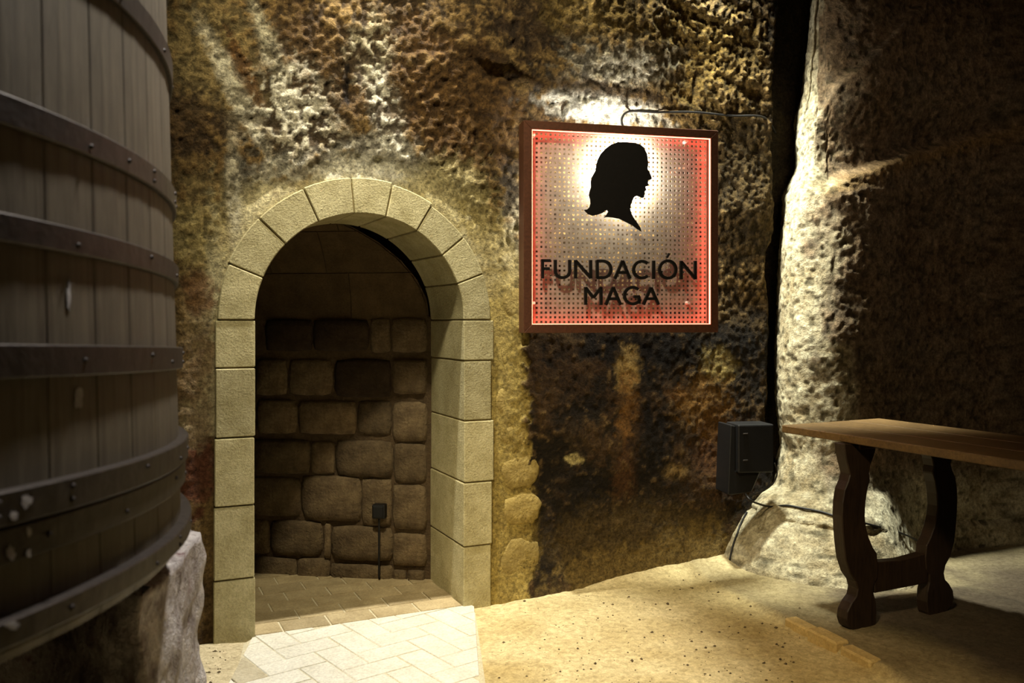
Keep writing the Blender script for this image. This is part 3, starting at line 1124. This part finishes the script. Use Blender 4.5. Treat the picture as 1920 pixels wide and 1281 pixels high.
for k in range(1, NS):
    o = st0.copy()
    COL.objects.link(o)
    o.rotation_euler = (0, 0, dth * k)
# core behind stave joints and bottom head
V = [((rb(z) - 0.03) * math.cos(2 * math.pi * k / 72), (rb(z) - 0.03) * math.sin(2 * math.pi * k / 72), z - ZB) for z in (ZB + 0.04, ZT - 0.06) for k in range(72)]
Fc = [(k, (k + 1) % 72, 72 + (k + 1) % 72, 72 + k) for k in range(72)] + [tuple(range(72))[::-1], tuple(range(72, 144))]
mesh('head', V, Fc, M['stave'], cask)


def hoop_z(L):
    return HC - (L - HOR) / F * 1.14


rivet_me = None
hrng = random.Random(12)
for hi_, (Lt, Lb, th_) in enumerate([(-235, -172, 0.010), (175, 236, 0.010), (408, 464, 0.010), (660, 726, 0.014), (935, 1000, 0.020), (1006, 1072, 0.013), (1172, 1222, 0.022), (-560, -500, 0.01)]):
    z1, z0 = hoop_z(Lt), hoop_z(Lb)
    prof = [(-0.004, z0), (th_ - 0.002, z0), (th_, z0 + 0.002), (th_, z1 - 0.002), (th_ - 0.002, z1), (-0.004, z1)]
    n = 180
    V, Fc = [], []
    for k in range(n):
        a = 2 * math.pi * k / n
        for dr, z in prof:
            R_ = rb((z0 + z1) / 2) + dr
            V.append((R_ * math.cos(a), R_ * math.sin(a), z - ZB))
    m_ = len(prof)
    for k in range(n):
        for j in range(m_):
            Fc.append((k * m_ + j, ((k + 1) % n) * m_ + j, ((k + 1) % n) * m_ + (j + 1) % m_, k * m_ + (j + 1) % m_))
    h = mesh('hoop', V, Fc, M['hoop'], cask)
    if rivet_me is None:
        bm = bmesh.new()
        bmesh.ops.create_uvsphere(bm, u_segments=8, v_segments=5, radius=0.0055)
        me = bpy.data.meshes.new('rivet')
        bm.to_mesh(me)
        bm.free()
        me.materials.append(M['hoop'])
        rivet_me = me
    a = -1.25
    while a < 0.9:
        for dz in ((0.3, 0.72) if hrng.random() < 0.35 else (hrng.choice((0.35, 0.5, 0.65)),)):
            o = obj('rivet', rivet_me, None, h)
            zz = z0 + (z1 - z0) * dz
            R_ = rb((z0 + z1) / 2) + th_
            o.location = (R_ * math.cos(a), R_ * math.sin(a), zz - ZB)
            o.scale = (0.8, 0.8, 0.8)
        a += hrng.uniform(0.09, 0.2)


# pale paint daubs on the cask near the lower hoops
def on_cask(px, py, dr):
    t = (px - 960) / F
    zz = 1.1
    for _ in range(4):
        R_ = rb(zz) + dr
        # ray (tY, Y): (tY-cx)^2+(Y-cy)^2=R^2
        A = t * t + 1
        B = -2 * (t * CC[0] + CC[1])
        C = CC[0] ** 2 + CC[1] ** 2 - R_ * R_
        Yd = (-B - math.sqrt(max(B * B - 4 * A * C, 0))) / (2 * A)
        zz = HC + (HOR - py) / F * Yd
    return t * Yd, Yd, zz


M['daub'] = rough_mat('daub', (150, 146, 146), (196, 192, 190), 30, 0.9, 0.3, 0.003, 100, 0)
for k, (px, py, w, h, dr) in enumerate([(44, 955, 26, 34, 0.020), (20, 985, 18, 22, 0.020), (16, 1055, 20, 34, 0.013), (50, 1012, 12, 18, 0.013), (50, 1052, 12, 20, 0.013),
                                        (140, 755, 20, 48, 0.001), (118, 560, 9, 66, 0.001), (20, 1190, 34, 20, 0.022)]):
    r = random.Random(300 + k)
    n = 14
    ring = []
    for i in range(n):
        th = 2 * math.pi * i / n
        rr = r.uniform(0.55, 1.1)
        ring.append((px + w / 2 * rr * math.cos(th), py + h / 2 * rr * math.sin(th)))
    V = [Vector(on_cask(px, py, dr + 0.0012)) - Vector((CC[0], CC[1], ZB))]
    V += [Vector(on_cask(a, b, dr + 0.0010)) - Vector((CC[0], CC[1], ZB)) for a, b in ring]
    V += [Vector(on_cask(a, b, dr - 0.002)) - Vector((CC[0], CC[1], ZB)) for a, b in ring]
    Fc = [(0, 1 + i, 1 + (i + 1) % n) for i in range(n)] + [(1 + i, 1 + n + i, 1 + n + (i + 1) % n, 1 + (i + 1) % n) for i in range(n)]
    mesh('paint_daub', V, Fc, M['daub'], cask)


# plinth under the cask: rough whitewashed masonry
def rough_solid(name, outline, z0, z1, mat, seed, amp=0.02, step=0.02, label=None):
    """outline (x,y) loop, sides subdivided and roughened, top rounded in"""
    pts = []
    m_ = len(outline)
    for i in range(m_):
        p, q = np.array(outline[i], float), np.array(outline[(i + 1) % m_], float)
        k = max(2, int(np.linalg.norm(q - p) / step))
        for t in range(k):
            pts.append(p + (q - p) * t / k)
    pts = np.array(pts)
    for _ in range(3):
        pts = (np.roll(pts, 1, 0) + 2 * pts + np.roll(pts, -1, 0)) / 4
    ctr = pts.mean(0)
    nx_ = np.roll(pts, -1, 0) - np.roll(pts, 1, 0)
    nn = np.stack([nx_[:, 1], -nx_[:, 0]], 1)
    nn /= np.linalg.norm(nn, axis=1)[:, None]
    if ((pts - ctr) * nn).sum() < 0:
        nn = -nn
    arc = np.concatenate([[0], np.cumsum(np.linalg.norm(np.diff(pts, axis=0), axis=1))])
    hs = np.arange(z0, z1, step)
    levels = [(z, 0.0) for z in hs] + [(z1 - 0.012, 0.012), (z1, 0.04)]
    V, Fc = [], []
    K = len(pts)
    for z, inset in levels:
        d = amp * (fbm(arc, np.full(K, z), 4, 4, seed) * 1.6 + 0.5 * fbm(arc, np.full(K, z), 18, 3, seed + 9)) - inset
        V += [(*p, z) for p in (pts + nn * d[:, None])]
    for b in range(len(levels) - 1):
        Fc += [(b * K + i, b * K + (i + 1) % K, (b + 1) * K + (i + 1) % K, (b + 1) * K + i) for i in range(K)]
    Fc.append(tuple(range((len(levels) - 1) * K, len(levels) * K)))
    return mesh(name, V, Fc, mat, None, True)


pln = tag(empty('cask_plinth', (-1.2, 1.9, 0)), 'rough whitewashed stone plinth under the big cask', 'plinth')
o = rough_solid('pier', [(-0.805, 1.93), (-0.875, 2.52), (-1.3, 2.8), (-2.2, 2.75), (-1.9, 2.4), (-1.2, 2.2)], -0.03, 0.80, M['plinth'], 401, 0.018)
o.parent = pln
o.location = (1.2, -1.9, 0)
from_bm('bearer', box_bm((-0.15, 0.32, 0.79), (0.1, 0.5, 0.903), 0.008), M['leg_wood'], pln)
o = rough_solid('pier', [(-2.6, 0.3), (-1.7, 0.25), (-1.6, 0.75), (-2.5, 0.85)], -0.03, 0.944, M['plinth'], 431, 0.018, 0.04)
o.parent = pln
o.location = (1.2, -1.9, 0)
o = rough_solid('pier', [(-3.4, 1.2), (-2.9, 1.1), (-2.8, 2.2), (-3.4, 2.3)], -0.03, 0.89, M['plinth'], 451, 0.018, 0.04)
o.parent = pln
o.location = (1.2, -1.9, 0)

# ------------------------------------------------------------------ sign
SD = (0.973, 0.2308)
YL = 4.28
SO = ((982 - 960) / F * YL, YL)
SW, SZ0, SZ1 = 1.030, 1.336, 2.372
SB = (-SD[1], SD[0])                    # away from the camera


def spx(px, py):
    a, z, _ = on_plane(px, py, SO, SD)
    return a, z


sign = tag(empty('wall_sign', (SO[0] + SD[0] * SW / 2, SO[1] + SD[1] * SW / 2, SZ0)),
           'square backlit red perforated sign reading FUNDACIÓN MAGA in rust-brown frame', 'sign')
SORG = Vector(sign.location)


def sign_part(name, bm, mat, parent=None, smooth=False):
    bmesh.ops.translate(bm, verts=bm.verts, vec=-SORG)
    return from_bm(name, bm, mat, parent or sign, smooth)


FW = 0.042
FD = 0.10
for poly in ([(0, SZ0), (FW, SZ0 + FW), (FW, SZ1 - FW), (0, SZ1)], [(SW, SZ0), (SW, SZ1), (SW - FW, SZ1 - FW), (SW - FW, SZ0 + FW)],
             [(0, SZ0), (SW, SZ0), (SW - FW, SZ0 + FW), (FW, SZ0 + FW)], [(0, SZ1), (FW, SZ1 - FW), (SW - FW, SZ1 - FW), (SW, SZ1)]):
    sign_part('frame_side', prism(poly, SO, SD, SB, 0.0, FD, 0.0015), M['frame'])
# perforated plate: 40 x 42 square holes
PD = 0.045
x0, x1, z0, z1 = FW, SW - FW, SZ0 + FW, SZ1 - FW
nxh, nzh = 40, 41
pxs, pzs = (x1 - x0) / nxh, (z1 - z0) / nzh
hole = 0.46
ax = []
for i in range(nxh):
    ax += [x0 + pxs * (i + 0.5 - hole / 2), x0 + pxs * (i + 0.5 + hole / 2)]
az = []
for i in range(nzh):
    az += [z0 + pzs * (i + 0.5 - hole / 2), z0 + pzs * (i + 0.5 + hole / 2)]
ax = [x0] + ax + [x1]
az = [z0] + az + [z1]
V, Fc = [], []
nA, nZ = len(ax), len(az)
for t in (PD, PD + 0.002):
    for a in ax:
        for z in az:
            V.append(Vector((SO[0] + SD[0] * a + SB[0] * t, SO[1] + SD[1] * a + SB[1] * t, z)) - SORG)
off = nA * nZ
for i in range(nA - 1):
    for j in range(nZ - 1):
        a, b, c_, d = i * nZ + j, (i + 1) * nZ + j, (i + 1) * nZ + j + 1, i * nZ + j + 1
        if i % 2 == 1 and j % 2 == 1:
            Fc += [(a, b, off + b, off + a), (b, c_, off + c_, off + b), (c_, d, off + d, off + c_), (d, a, off + a, off + d)]
        else:
            Fc += [(a, b, c_, d), (off + a, off + d, off + c_, off + b)]
plate = mesh('perforated_plate', V, Fc, M['plate'], sign)

# head silhouette
sil = [(100, 917), (135, 915), (165, 885), (178, 840), (172, 790), (158, 745), (165, 700), (185, 640), (178, 585), (190, 530), (235, 450), (248, 370), (265, 310),
       (300, 245), (360, 180), (430, 130), (500, 106), (600, 104), (700, 110), (770, 130), (815, 165), (835, 205), (855, 240), (865, 300), (870, 370), (862, 425), (885, 465),
       (908, 515), (915, 545), (895, 558), (868, 562), (868, 590), (876, 630), (838, 640), (845, 668), (852, 680), (830, 695), (826, 730), (822, 768), (800, 778), (770, 765),
       (735, 752), (705, 765), (680, 810), (662, 860), (658, 910), (668, 960), (695, 1015), (740, 1075), (775, 1130), (790, 1180), (740, 1150), (680, 1105), (600, 1065),
       (520, 1025), (440, 1010), (380, 1005), (335, 1012), (370, 975), (390, 940), (378, 922), (350, 930), (325, 955), (260, 978), (205, 990), (150, 972), (118, 942)]
spoly = [spx(1080 + x * 170 / 1089, 250 + y * 200 / 1281) for x, y in sil]
silo = sign_part('head_silhouette', prism(spoly, SO, SD, SB, 0.002, 0.008), M['letter'])
# the LEDs behind the head: inset outline
ca = sum(p[0] for p in spoly) / len(spoly)
cz = sum(p[1] for p in spoly) / len(spoly)


def inset_poly(poly, d):
    n = len(poly)
    ar = sum(poly[i][0] * poly[(i + 1) % n][1] - poly[(i + 1) % n][0] * poly[i][1] for i in range(n))
    sg = 1 if ar > 0 else -1
    out = []
    for i in range(n):
        p0, p1, p2 = poly[i - 1], poly[i], poly[(i + 1) % n]
        tx, ty = p2[0] - p0[0], p2[1] - p0[1]
        l = math.hypot(tx, ty) or 1
        out.append((p1[0] - sg * ty / l * d, p1[1] + sg * tx / l * d))
    return out


body = [p for i, p in enumerate(spoly) if 9 <= i <= 27 or 39 <= i <= 46]
sign_part('led_panel', prism(inset_poly(body, 0.012), SO, SD, SB, 0.009, 0.013), M['halo'], silo)


# letters
def stroke(bm, pts, w, t0, t1):
    """flat ribbon of width w along pts in sign coords"""
    pts = [p for i, p in enumerate(pts) if i == 0 or math.hypot(p[0] - pts[i - 1][0], p[1] - pts[i - 1][1]) > 1e-5]
    n = len(pts)
    Lf, Rt = [], []
    for i in range(n):
        p0, p2 = pts[max(i - 1, 0)], pts[min(i + 1, n - 1)]
        tx, ty = p2[0] - p0[0], p2[1] - p0[1]
        l = math.hypot(tx, ty)
        k = 1.0
        if 0 < i < n - 1:
            a = (pts[i][0] - p0[0], pts[i][1] - p0[1])
            b = (p2[0] - pts[i][0], p2[1] - pts[i][1])
            ca_ = (a[0] * b[0] + a[1] * b[1]) / (math.hypot(*a) * math.hypot(*b))
            k = 1 / max(0.4, math.sqrt((1 + ca_) / 2))
        ox, oy = -ty / l * w / 2 * k, tx / l * w / 2 * k
        Lf.append((pts[i][0] + ox, pts[i][1] + oy))
        Rt.append((pts[i][0] - ox, pts[i][1] - oy))

    def P3(p, t):
        return bm.verts.new((SO[0] + SD[0] * p[0] + SB[0] * t, SO[1] + SD[1] * p[0] + SB[1] * t, p[1]))
    A = [(P3(l, t0), P3(r, t0), P3(r, t1), P3(l, t1)) for l, r in zip(Lf, Rt)]
    for i in range(n - 1):
        for j in range(4):
            bm.faces.new((A[i][j], A[i + 1][j], A[i + 1][(j + 1) % 4], A[i][(j + 1) % 4]))
    bm.faces.new(A[0])
    bm.faces.new(A[-1][::-1])


def arc(cx, cy, rx, ry, a0, a1, n=18):
    return [(cx + rx * math.cos(math.radians(a0 + (a1 - a0) * k / n)), cy + ry * math.sin(math.radians(a0 + (a1 - a0) * k / n))) for k in range(n + 1)]


GL = {  # unit boxes, strokes inside 0..1 x 0..1
    'F': [[(0.12, 0), (0.12, 1)], [(0, 0.95), (1, 0.95)], [(0.1, 0.52), (0.9, 0.52)]],
    'U': [[(0.06, 1), (0.06, 0.38)] + arc(0.5, 0.38, 0.44, 0.34, 180, 360, 14) + [(0.94, 1)]],
    'N': [[(0.06, 0), (0.06, 1)], [(0.05, 0.97), (0.95, 0.03)], [(0.94, 0), (0.94, 1)]],
    'D': [[(0.08, 0), (0.08, 1)], [(0.08, 0.95), (0.35, 0.95)] + arc(0.42, 0.5, 0.52, 0.45, 85, -85, 16) + [(0.35, 0.05), (0.08, 0.05)]],
    'A': [[(0.05, 0), (0.5, 0.98)], [(0.5, 0.98), (0.95, 0)], [(0.2, 0.34), (0.8, 0.34)]],
    'C': [arc(0.56, 0.5, 0.5, 0.46, 48, 312, 22)],
    'I': [[(0.5, 0), (0.5, 1)]],
    'O': [arc(0.5, 0.5, 0.45, 0.46, 90, 450, 30)],
    'M': [[(0.06, 0), (0.06, 1)], [(0.06, 0.97), (0.5, 0.4)], [(0.5, 0.4), (0.94, 0.97)], [(0.94, 0), (0.94, 1)]],
    'G': [arc(0.56, 0.5, 0.5, 0.46, 48, 335, 24), [(0.94, 0.05), (0.94, 0.46)], [(0.62, 0.44), (0.98, 0.44)]],
}


def letter(ch, bx0, bx1, top, bot, accent=False):
    def cv(x, y):
        return spx(980 + x * 380 / 1920, 440 + y * 220 / 1112)
    bm = bmesh.new()
    for pts in GL[ch]:
        P_ = [cv(bx0 + (bx1 - bx0) * x, bot + (top - bot) * y) for x, y in pts]
        stroke(bm, P_, 0.0145, 0.004, 0.018)
    if accent:
        stroke(bm, [cv(1372, 216), cv(1395, 178)], 0.011, 0.004, 0.018)
    sign_part('letter', bm, M['letter'])


for ch, a, b, tp, bt in (('F', 182, 268, 237, 415), ('U', 305, 460, 238, 415), ('N', 497, 660, 240, 415), ('D', 700, 852, 241, 417), ('A', 872, 1032, 243, 418),
                         ('C', 1048, 1205, 245, 418), ('I', 1232, 1264, 246, 420), ('O', 1295, 1468, 240, 420), ('N', 1500, 1652, 248, 424),
                         ('M', 592, 758, 496, 666), ('A', 786, 942, 496, 666), ('G', 962, 1118, 492, 664), ('A', 1142, 1302, 498, 664)):
    letter(ch, a, b, tp, bt, ch == 'O')

# stand-off studs and edge lights
for px, py in ((1003, 252), (1290, 264), (1003, 568), (1294, 568)):
    a, z = spx(px, py)
    bm = bmesh.new()
    bmesh.ops.create_cone(bm, cap_ends=True, segments=16, radius1=0.009, radius2=0.007, depth=0.03)
    bmesh.ops.rotate(bm, verts=bm.verts, cent=(0, 0, 0), matrix=Matrix.Rotation(math.radians(90), 3, 'X'))
    bmesh.ops.rotate(bm, verts=bm.verts, cent=(0, 0, 0), matrix=Matrix.Rotation(math.atan2(SD[1], SD[0]), 3, 'Z'))
    bmesh.ops.translate(bm, verts=bm.verts, vec=(SO[0] + SD[0] * a + SB[0] * 0.03, SO[1] + SD[1] * a + SB[1] * 0.03, z))
    sign_part('stud', bm, M['stud'])
e = 0.003
for poly in ([(x0, z0), (x0 + e, z0), (x0 + e, z1), (x0, z1)], [(x1 - e, z0), (x1, z0), (x1, z1), (x1 - e, z1)],
             [(x0 + e, z0), (x1 - e, z0), (x1 - e, z0 + e), (x0 + e, z0 + e)], [(x0 + e, z1 - e), (x1 - e, z1 - e), (x1 - e, z1), (x0 + e, z1)]):
    sign_part('edge_light', prism(poly, SO, SD, SB, 0.004, 0.016), M['edge_led'])
# arms to the wall
for a, z in ((0.12, 1.5), (0.9, 1.5), (0.12, 2.2), (0.9, 2.2)):
    w0 = (SO[0] + SD[0] * a, SO[1] + SD[1] * a)
    sign_part('wall_arm', prism([(a - 0.012, z - 0.012), (a + 0.012, z - 0.012), (a + 0.012, z + 0.012), (a - 0.012, z + 0.012)], SO, SD, SB, FD - 0.01, FD + 0.12 + 0.26 * a), M['frame'])
# lamp behind the plate, washing the rock
lp = Vector((SO[0] + SD[0] * 0.50 + SB[0] * 0.085, SO[1] + SD[1] * 0.50 + SB[1] * 0.085, 2.12))
light('sign_lamp', 'POINT', lp, None, 55, (1.0, 0.95, 0.84), 0.03)

# cable from the sign along the rock
# ------------------------------------------------------------------ table
TA = np.array([1.30, 4.246])
TL = np.array([0.44, -0.898])
TL = TL / np.linalg.norm(TL)
TW = np.array([-TL[1], TL[0]])
ZTOP, WT, LT = 0.893, 0.66, 2.1
tc = TA + TL * LT / 2 + TW * WT / 2
table = tag(empty('trestle_table', (tc[0], tc[1], 0.03)), 'long dark wooden trestle table with wavy carved legs', 'table')
torg = Vector((tc[0], tc[1], 0.03))


def table_part(name, bm, mat, parent=None):
    bmesh.ops.translate(bm, verts=bm.verts, vec=-torg)
    return from_bm(name, bm, mat, parent or table)


pw = WT / 3
for k in range(3):
    a = k * pw
    poly = [(a + 0.001, ZTOP - 0.036), (a + pw - 0.001, ZTOP - 0.036), (a + pw - 0.001, ZTOP), (a + 0.001, ZTOP)]
    table_part('plank', prism(poly, TA, TW, TL, 0.004 * (k % 2), LT, 0.004), M['table_wood'])
E0 = TA + TL * 0.39
lo_px = [(552, 225), (556, 262), (562, 300), (572, 340), (578, 368), (570, 400), (554, 440), (545, 500), (543, 560), (547, 640), (553, 710), (560, 765), (580, 830),
         (604, 865), (612, 900), (606, 935), (585, 965), (566, 1005), (562, 1045), (572, 1078), (592, 1092), (680, 1092), (692, 1060), (697, 1010), (694, 960), (684, 920), (684, 880),
         (700, 850), (704, 790), (698, 735), (680, 705), (662, 660), (650, 610), (645, 560), (648, 500), (656, 440), (668, 395), (664, 360), (670, 325), (682, 290), (692, 255), (694, 225)]
leg = []
for x, y in lo_px:
    a, z, _ = on_plane(1340 + x * 580 / 1373, 740 + y * 541 / 1281, E0, TW)
    leg.append((a, z))
zmin = min(z for a, z in leg)
ztop = max(z for a, z in leg)
leg = [(a, 0.012 + (z - zmin) * (ZTOP - 0.036 - 0.012) / (ztop - zmin)) for a, z in leg]
amid = WT / 2
zs1 = on_plane(1340 + 790 * 0.4224, 740 + 722 * 0.4224, E0, TW)[1]
zs0 = on_plane(1340 + 790 * 0.4224, 740 + 856 * 0.4224, E0, TW)[1]
ain = max(a for a, z in leg)
print('leg extent', min(a for a, z in leg), ain, 'stretcher', zs0, zs1, 'zmin', zmin)
for end in (0.39, LT - 0.35):
    E = TA + TL * end
    for mir in (False, True):
        pl_ = [((2 * amid - a) if mir else a, z) for a, z in leg]
        table_part('leg', prism(pl_, E, TW, TL, -0.03, 0.03, 0.004), M['leg_wood'])
    table_part('stretcher', prism([(ain - 0.02, zs0), (2 * amid - ain + 0.02, zs0), (2 * amid - ain + 0.02, zs1), (amid, zs1 - 0.012), (ain - 0.02, zs1)], E, TW, TL, -0.026, 0.026, 0.003), M['leg_wood'])
    table_part('batten', prism([(0.05, ZTOP - 0.066), (WT - 0.05, ZTOP - 0.066), (WT - 0.05, ZTOP - 0.036), (0.05, ZTOP - 0.036)], E, TW, TL, -0.04, 0.04, 0.003), M['leg_wood'])

# ------------------------------------------------------------------ black wall box and cables
BD = np.array([0.985, 0.17])
BD = BD / np.linalg.norm(BD)
BB = (-BD[1], BD[0])
BO = (sp(1384, 800, 4.70)[0], 4.70)
boxo = tag(empty('speaker_box', (BO[0], BO[1], 0.5)), 'black rectangular box hung on the wall beside the rock pillar', 'box')
borg = Vector((BO[0], BO[1], 0.5))


def box_part(name, bm, mat):
    bmesh.ops.translate(bm, verts=bm.verts, vec=-borg)
    return from_bm(name, bm, mat, boxo)


def bz(py):
    return HC + (HOR - py) / F * 4.70


bw = 72 / F * 4.70
box_part('body', prism([(0, bz(888)), (bw, bz(888)), (bw, bz(797)), (0, bz(797))], BO, BD, BB, 0, 0.16, 0.008, 2), M['black'])
box_part('side_panel', prism([(-0.045, bz(930)), (0.0, bz(930)), (0.0, bz(800)), (-0.03, bz(798))], BO, BD, BB, 0.03, 0.20, 0.006, 2), M['black'])
box_part('lower_guard', prism([(-0.01, bz(930)), (bw * 0.45, bz(926)), (bw * 0.72, bz(884)), (-0.01, bz(884))], BO, BD, BB, 0.03, 0.17, 0.005), M['black'])
for py in (814, 864):
    box_part('latch', prism([(0.028, bz(py + 1.5)), (0.055, bz(py + 1.5)), (0.055, bz(py - 1.5)), (0.028, bz(py - 1.5))], BO, BD, BB, -0.004, 0.004, 0.0015), M['hoop'])

bpy.context.view_layer.update()


def drape(pix, o, lift):
    """points on the rock surface where these sight lines meet it"""
    out = []
    for px, py in pix:
        d = (sp(px, py, 1.0) - Vector((0, 0, HC))).normalized()
        hit, loc, nor, _ = o.ray_cast(Vector((0, 0, HC)), d)
        if hit:
            if nor.dot(d) > 0:
                nor = -nor
            out.append(loc + nor * lift)
    return out


pts = [sp(1168, 238, 4.47), sp(1166, 222, 4.50)] + drape([(1180, 206), (1230, 208), (1300, 212), (1370, 217), (1430, 221), (1452, 250)], wall_back, 0.009)
tag(tube(pts, 0.006, 8, 'sign_cable', M['cable']), 'thin black cable leading from the sign along the rock ledge', 'cable')
tag(tube([sp(1398, 926, 4.74), sp(1410, 940, 4.70)] + drape([(1445, 952), (1475, 950), (1500, 954), (1540, 962), (1575, 972), (1630, 985), (1690, 1002), (1730, 1020), (1775, 1035)], wall_right, 0.008), 0.0055, 8, 'box_cable', M['cable']),
    'long black cable from the black wall box trailing over the rock behind the table', 'cable')
tag(tube([sp(1452, 868, 4.74), sp(1457, 888, 4.75), sp(1448, 908, 4.75), sp(1425, 924, 4.74), sp(1402, 930, 4.74)], 0.004, 8, 'loop_cable', M['cable']), 'thin cable looping round the right side of the black wall box', 'cable')
tag(tube(drape([(1402, 962), (1392, 980), (1384, 1002), (1376, 1025)], wall_right, 0.008) + drape([(1368, 1052)], floor, 0.006), 0.005, 8, 'floor_cable', M['cable']), 'short dark cable running down the rock mound to the sand', 'cable')

# small socket inside the doorway with its cable
a0, z0_, Y0_ = on_plane(716, 956, IB, bu)
sock = tag(empty('socket_box', (IB[0] + bu[0] * a0 + bn[0] * 0.04, IB[1] + bu[1] * a0 + bn[1] * 0.04, z0_ - 0.035), irz), 'small black socket box on the inner rubble wall', 'socket')
from_bm('housing', box_bm((-0.035, -0.03, 0), (0.035, 0.02, 0.075), 0.005, 2), M['black'], sock)
from_bm('cover', box_bm((-0.028, -0.036, 0.008), (0.028, -0.029, 0.067), 0.002), M['black'], sock)
q = [(IB[0] + bu[0] * a0 + bn[0] * 0.055, IB[1] + bu[1] * a0 + bn[1] * 0.055, z) for z in (z0_ - 0.03, z0_ - 0.15, z0_ - 0.28, 0.02)]
tag(tube(q, 0.006, 8, 'socket_cable', M['cable']), 'black cable running from the socket down to the passage floor', 'cable')
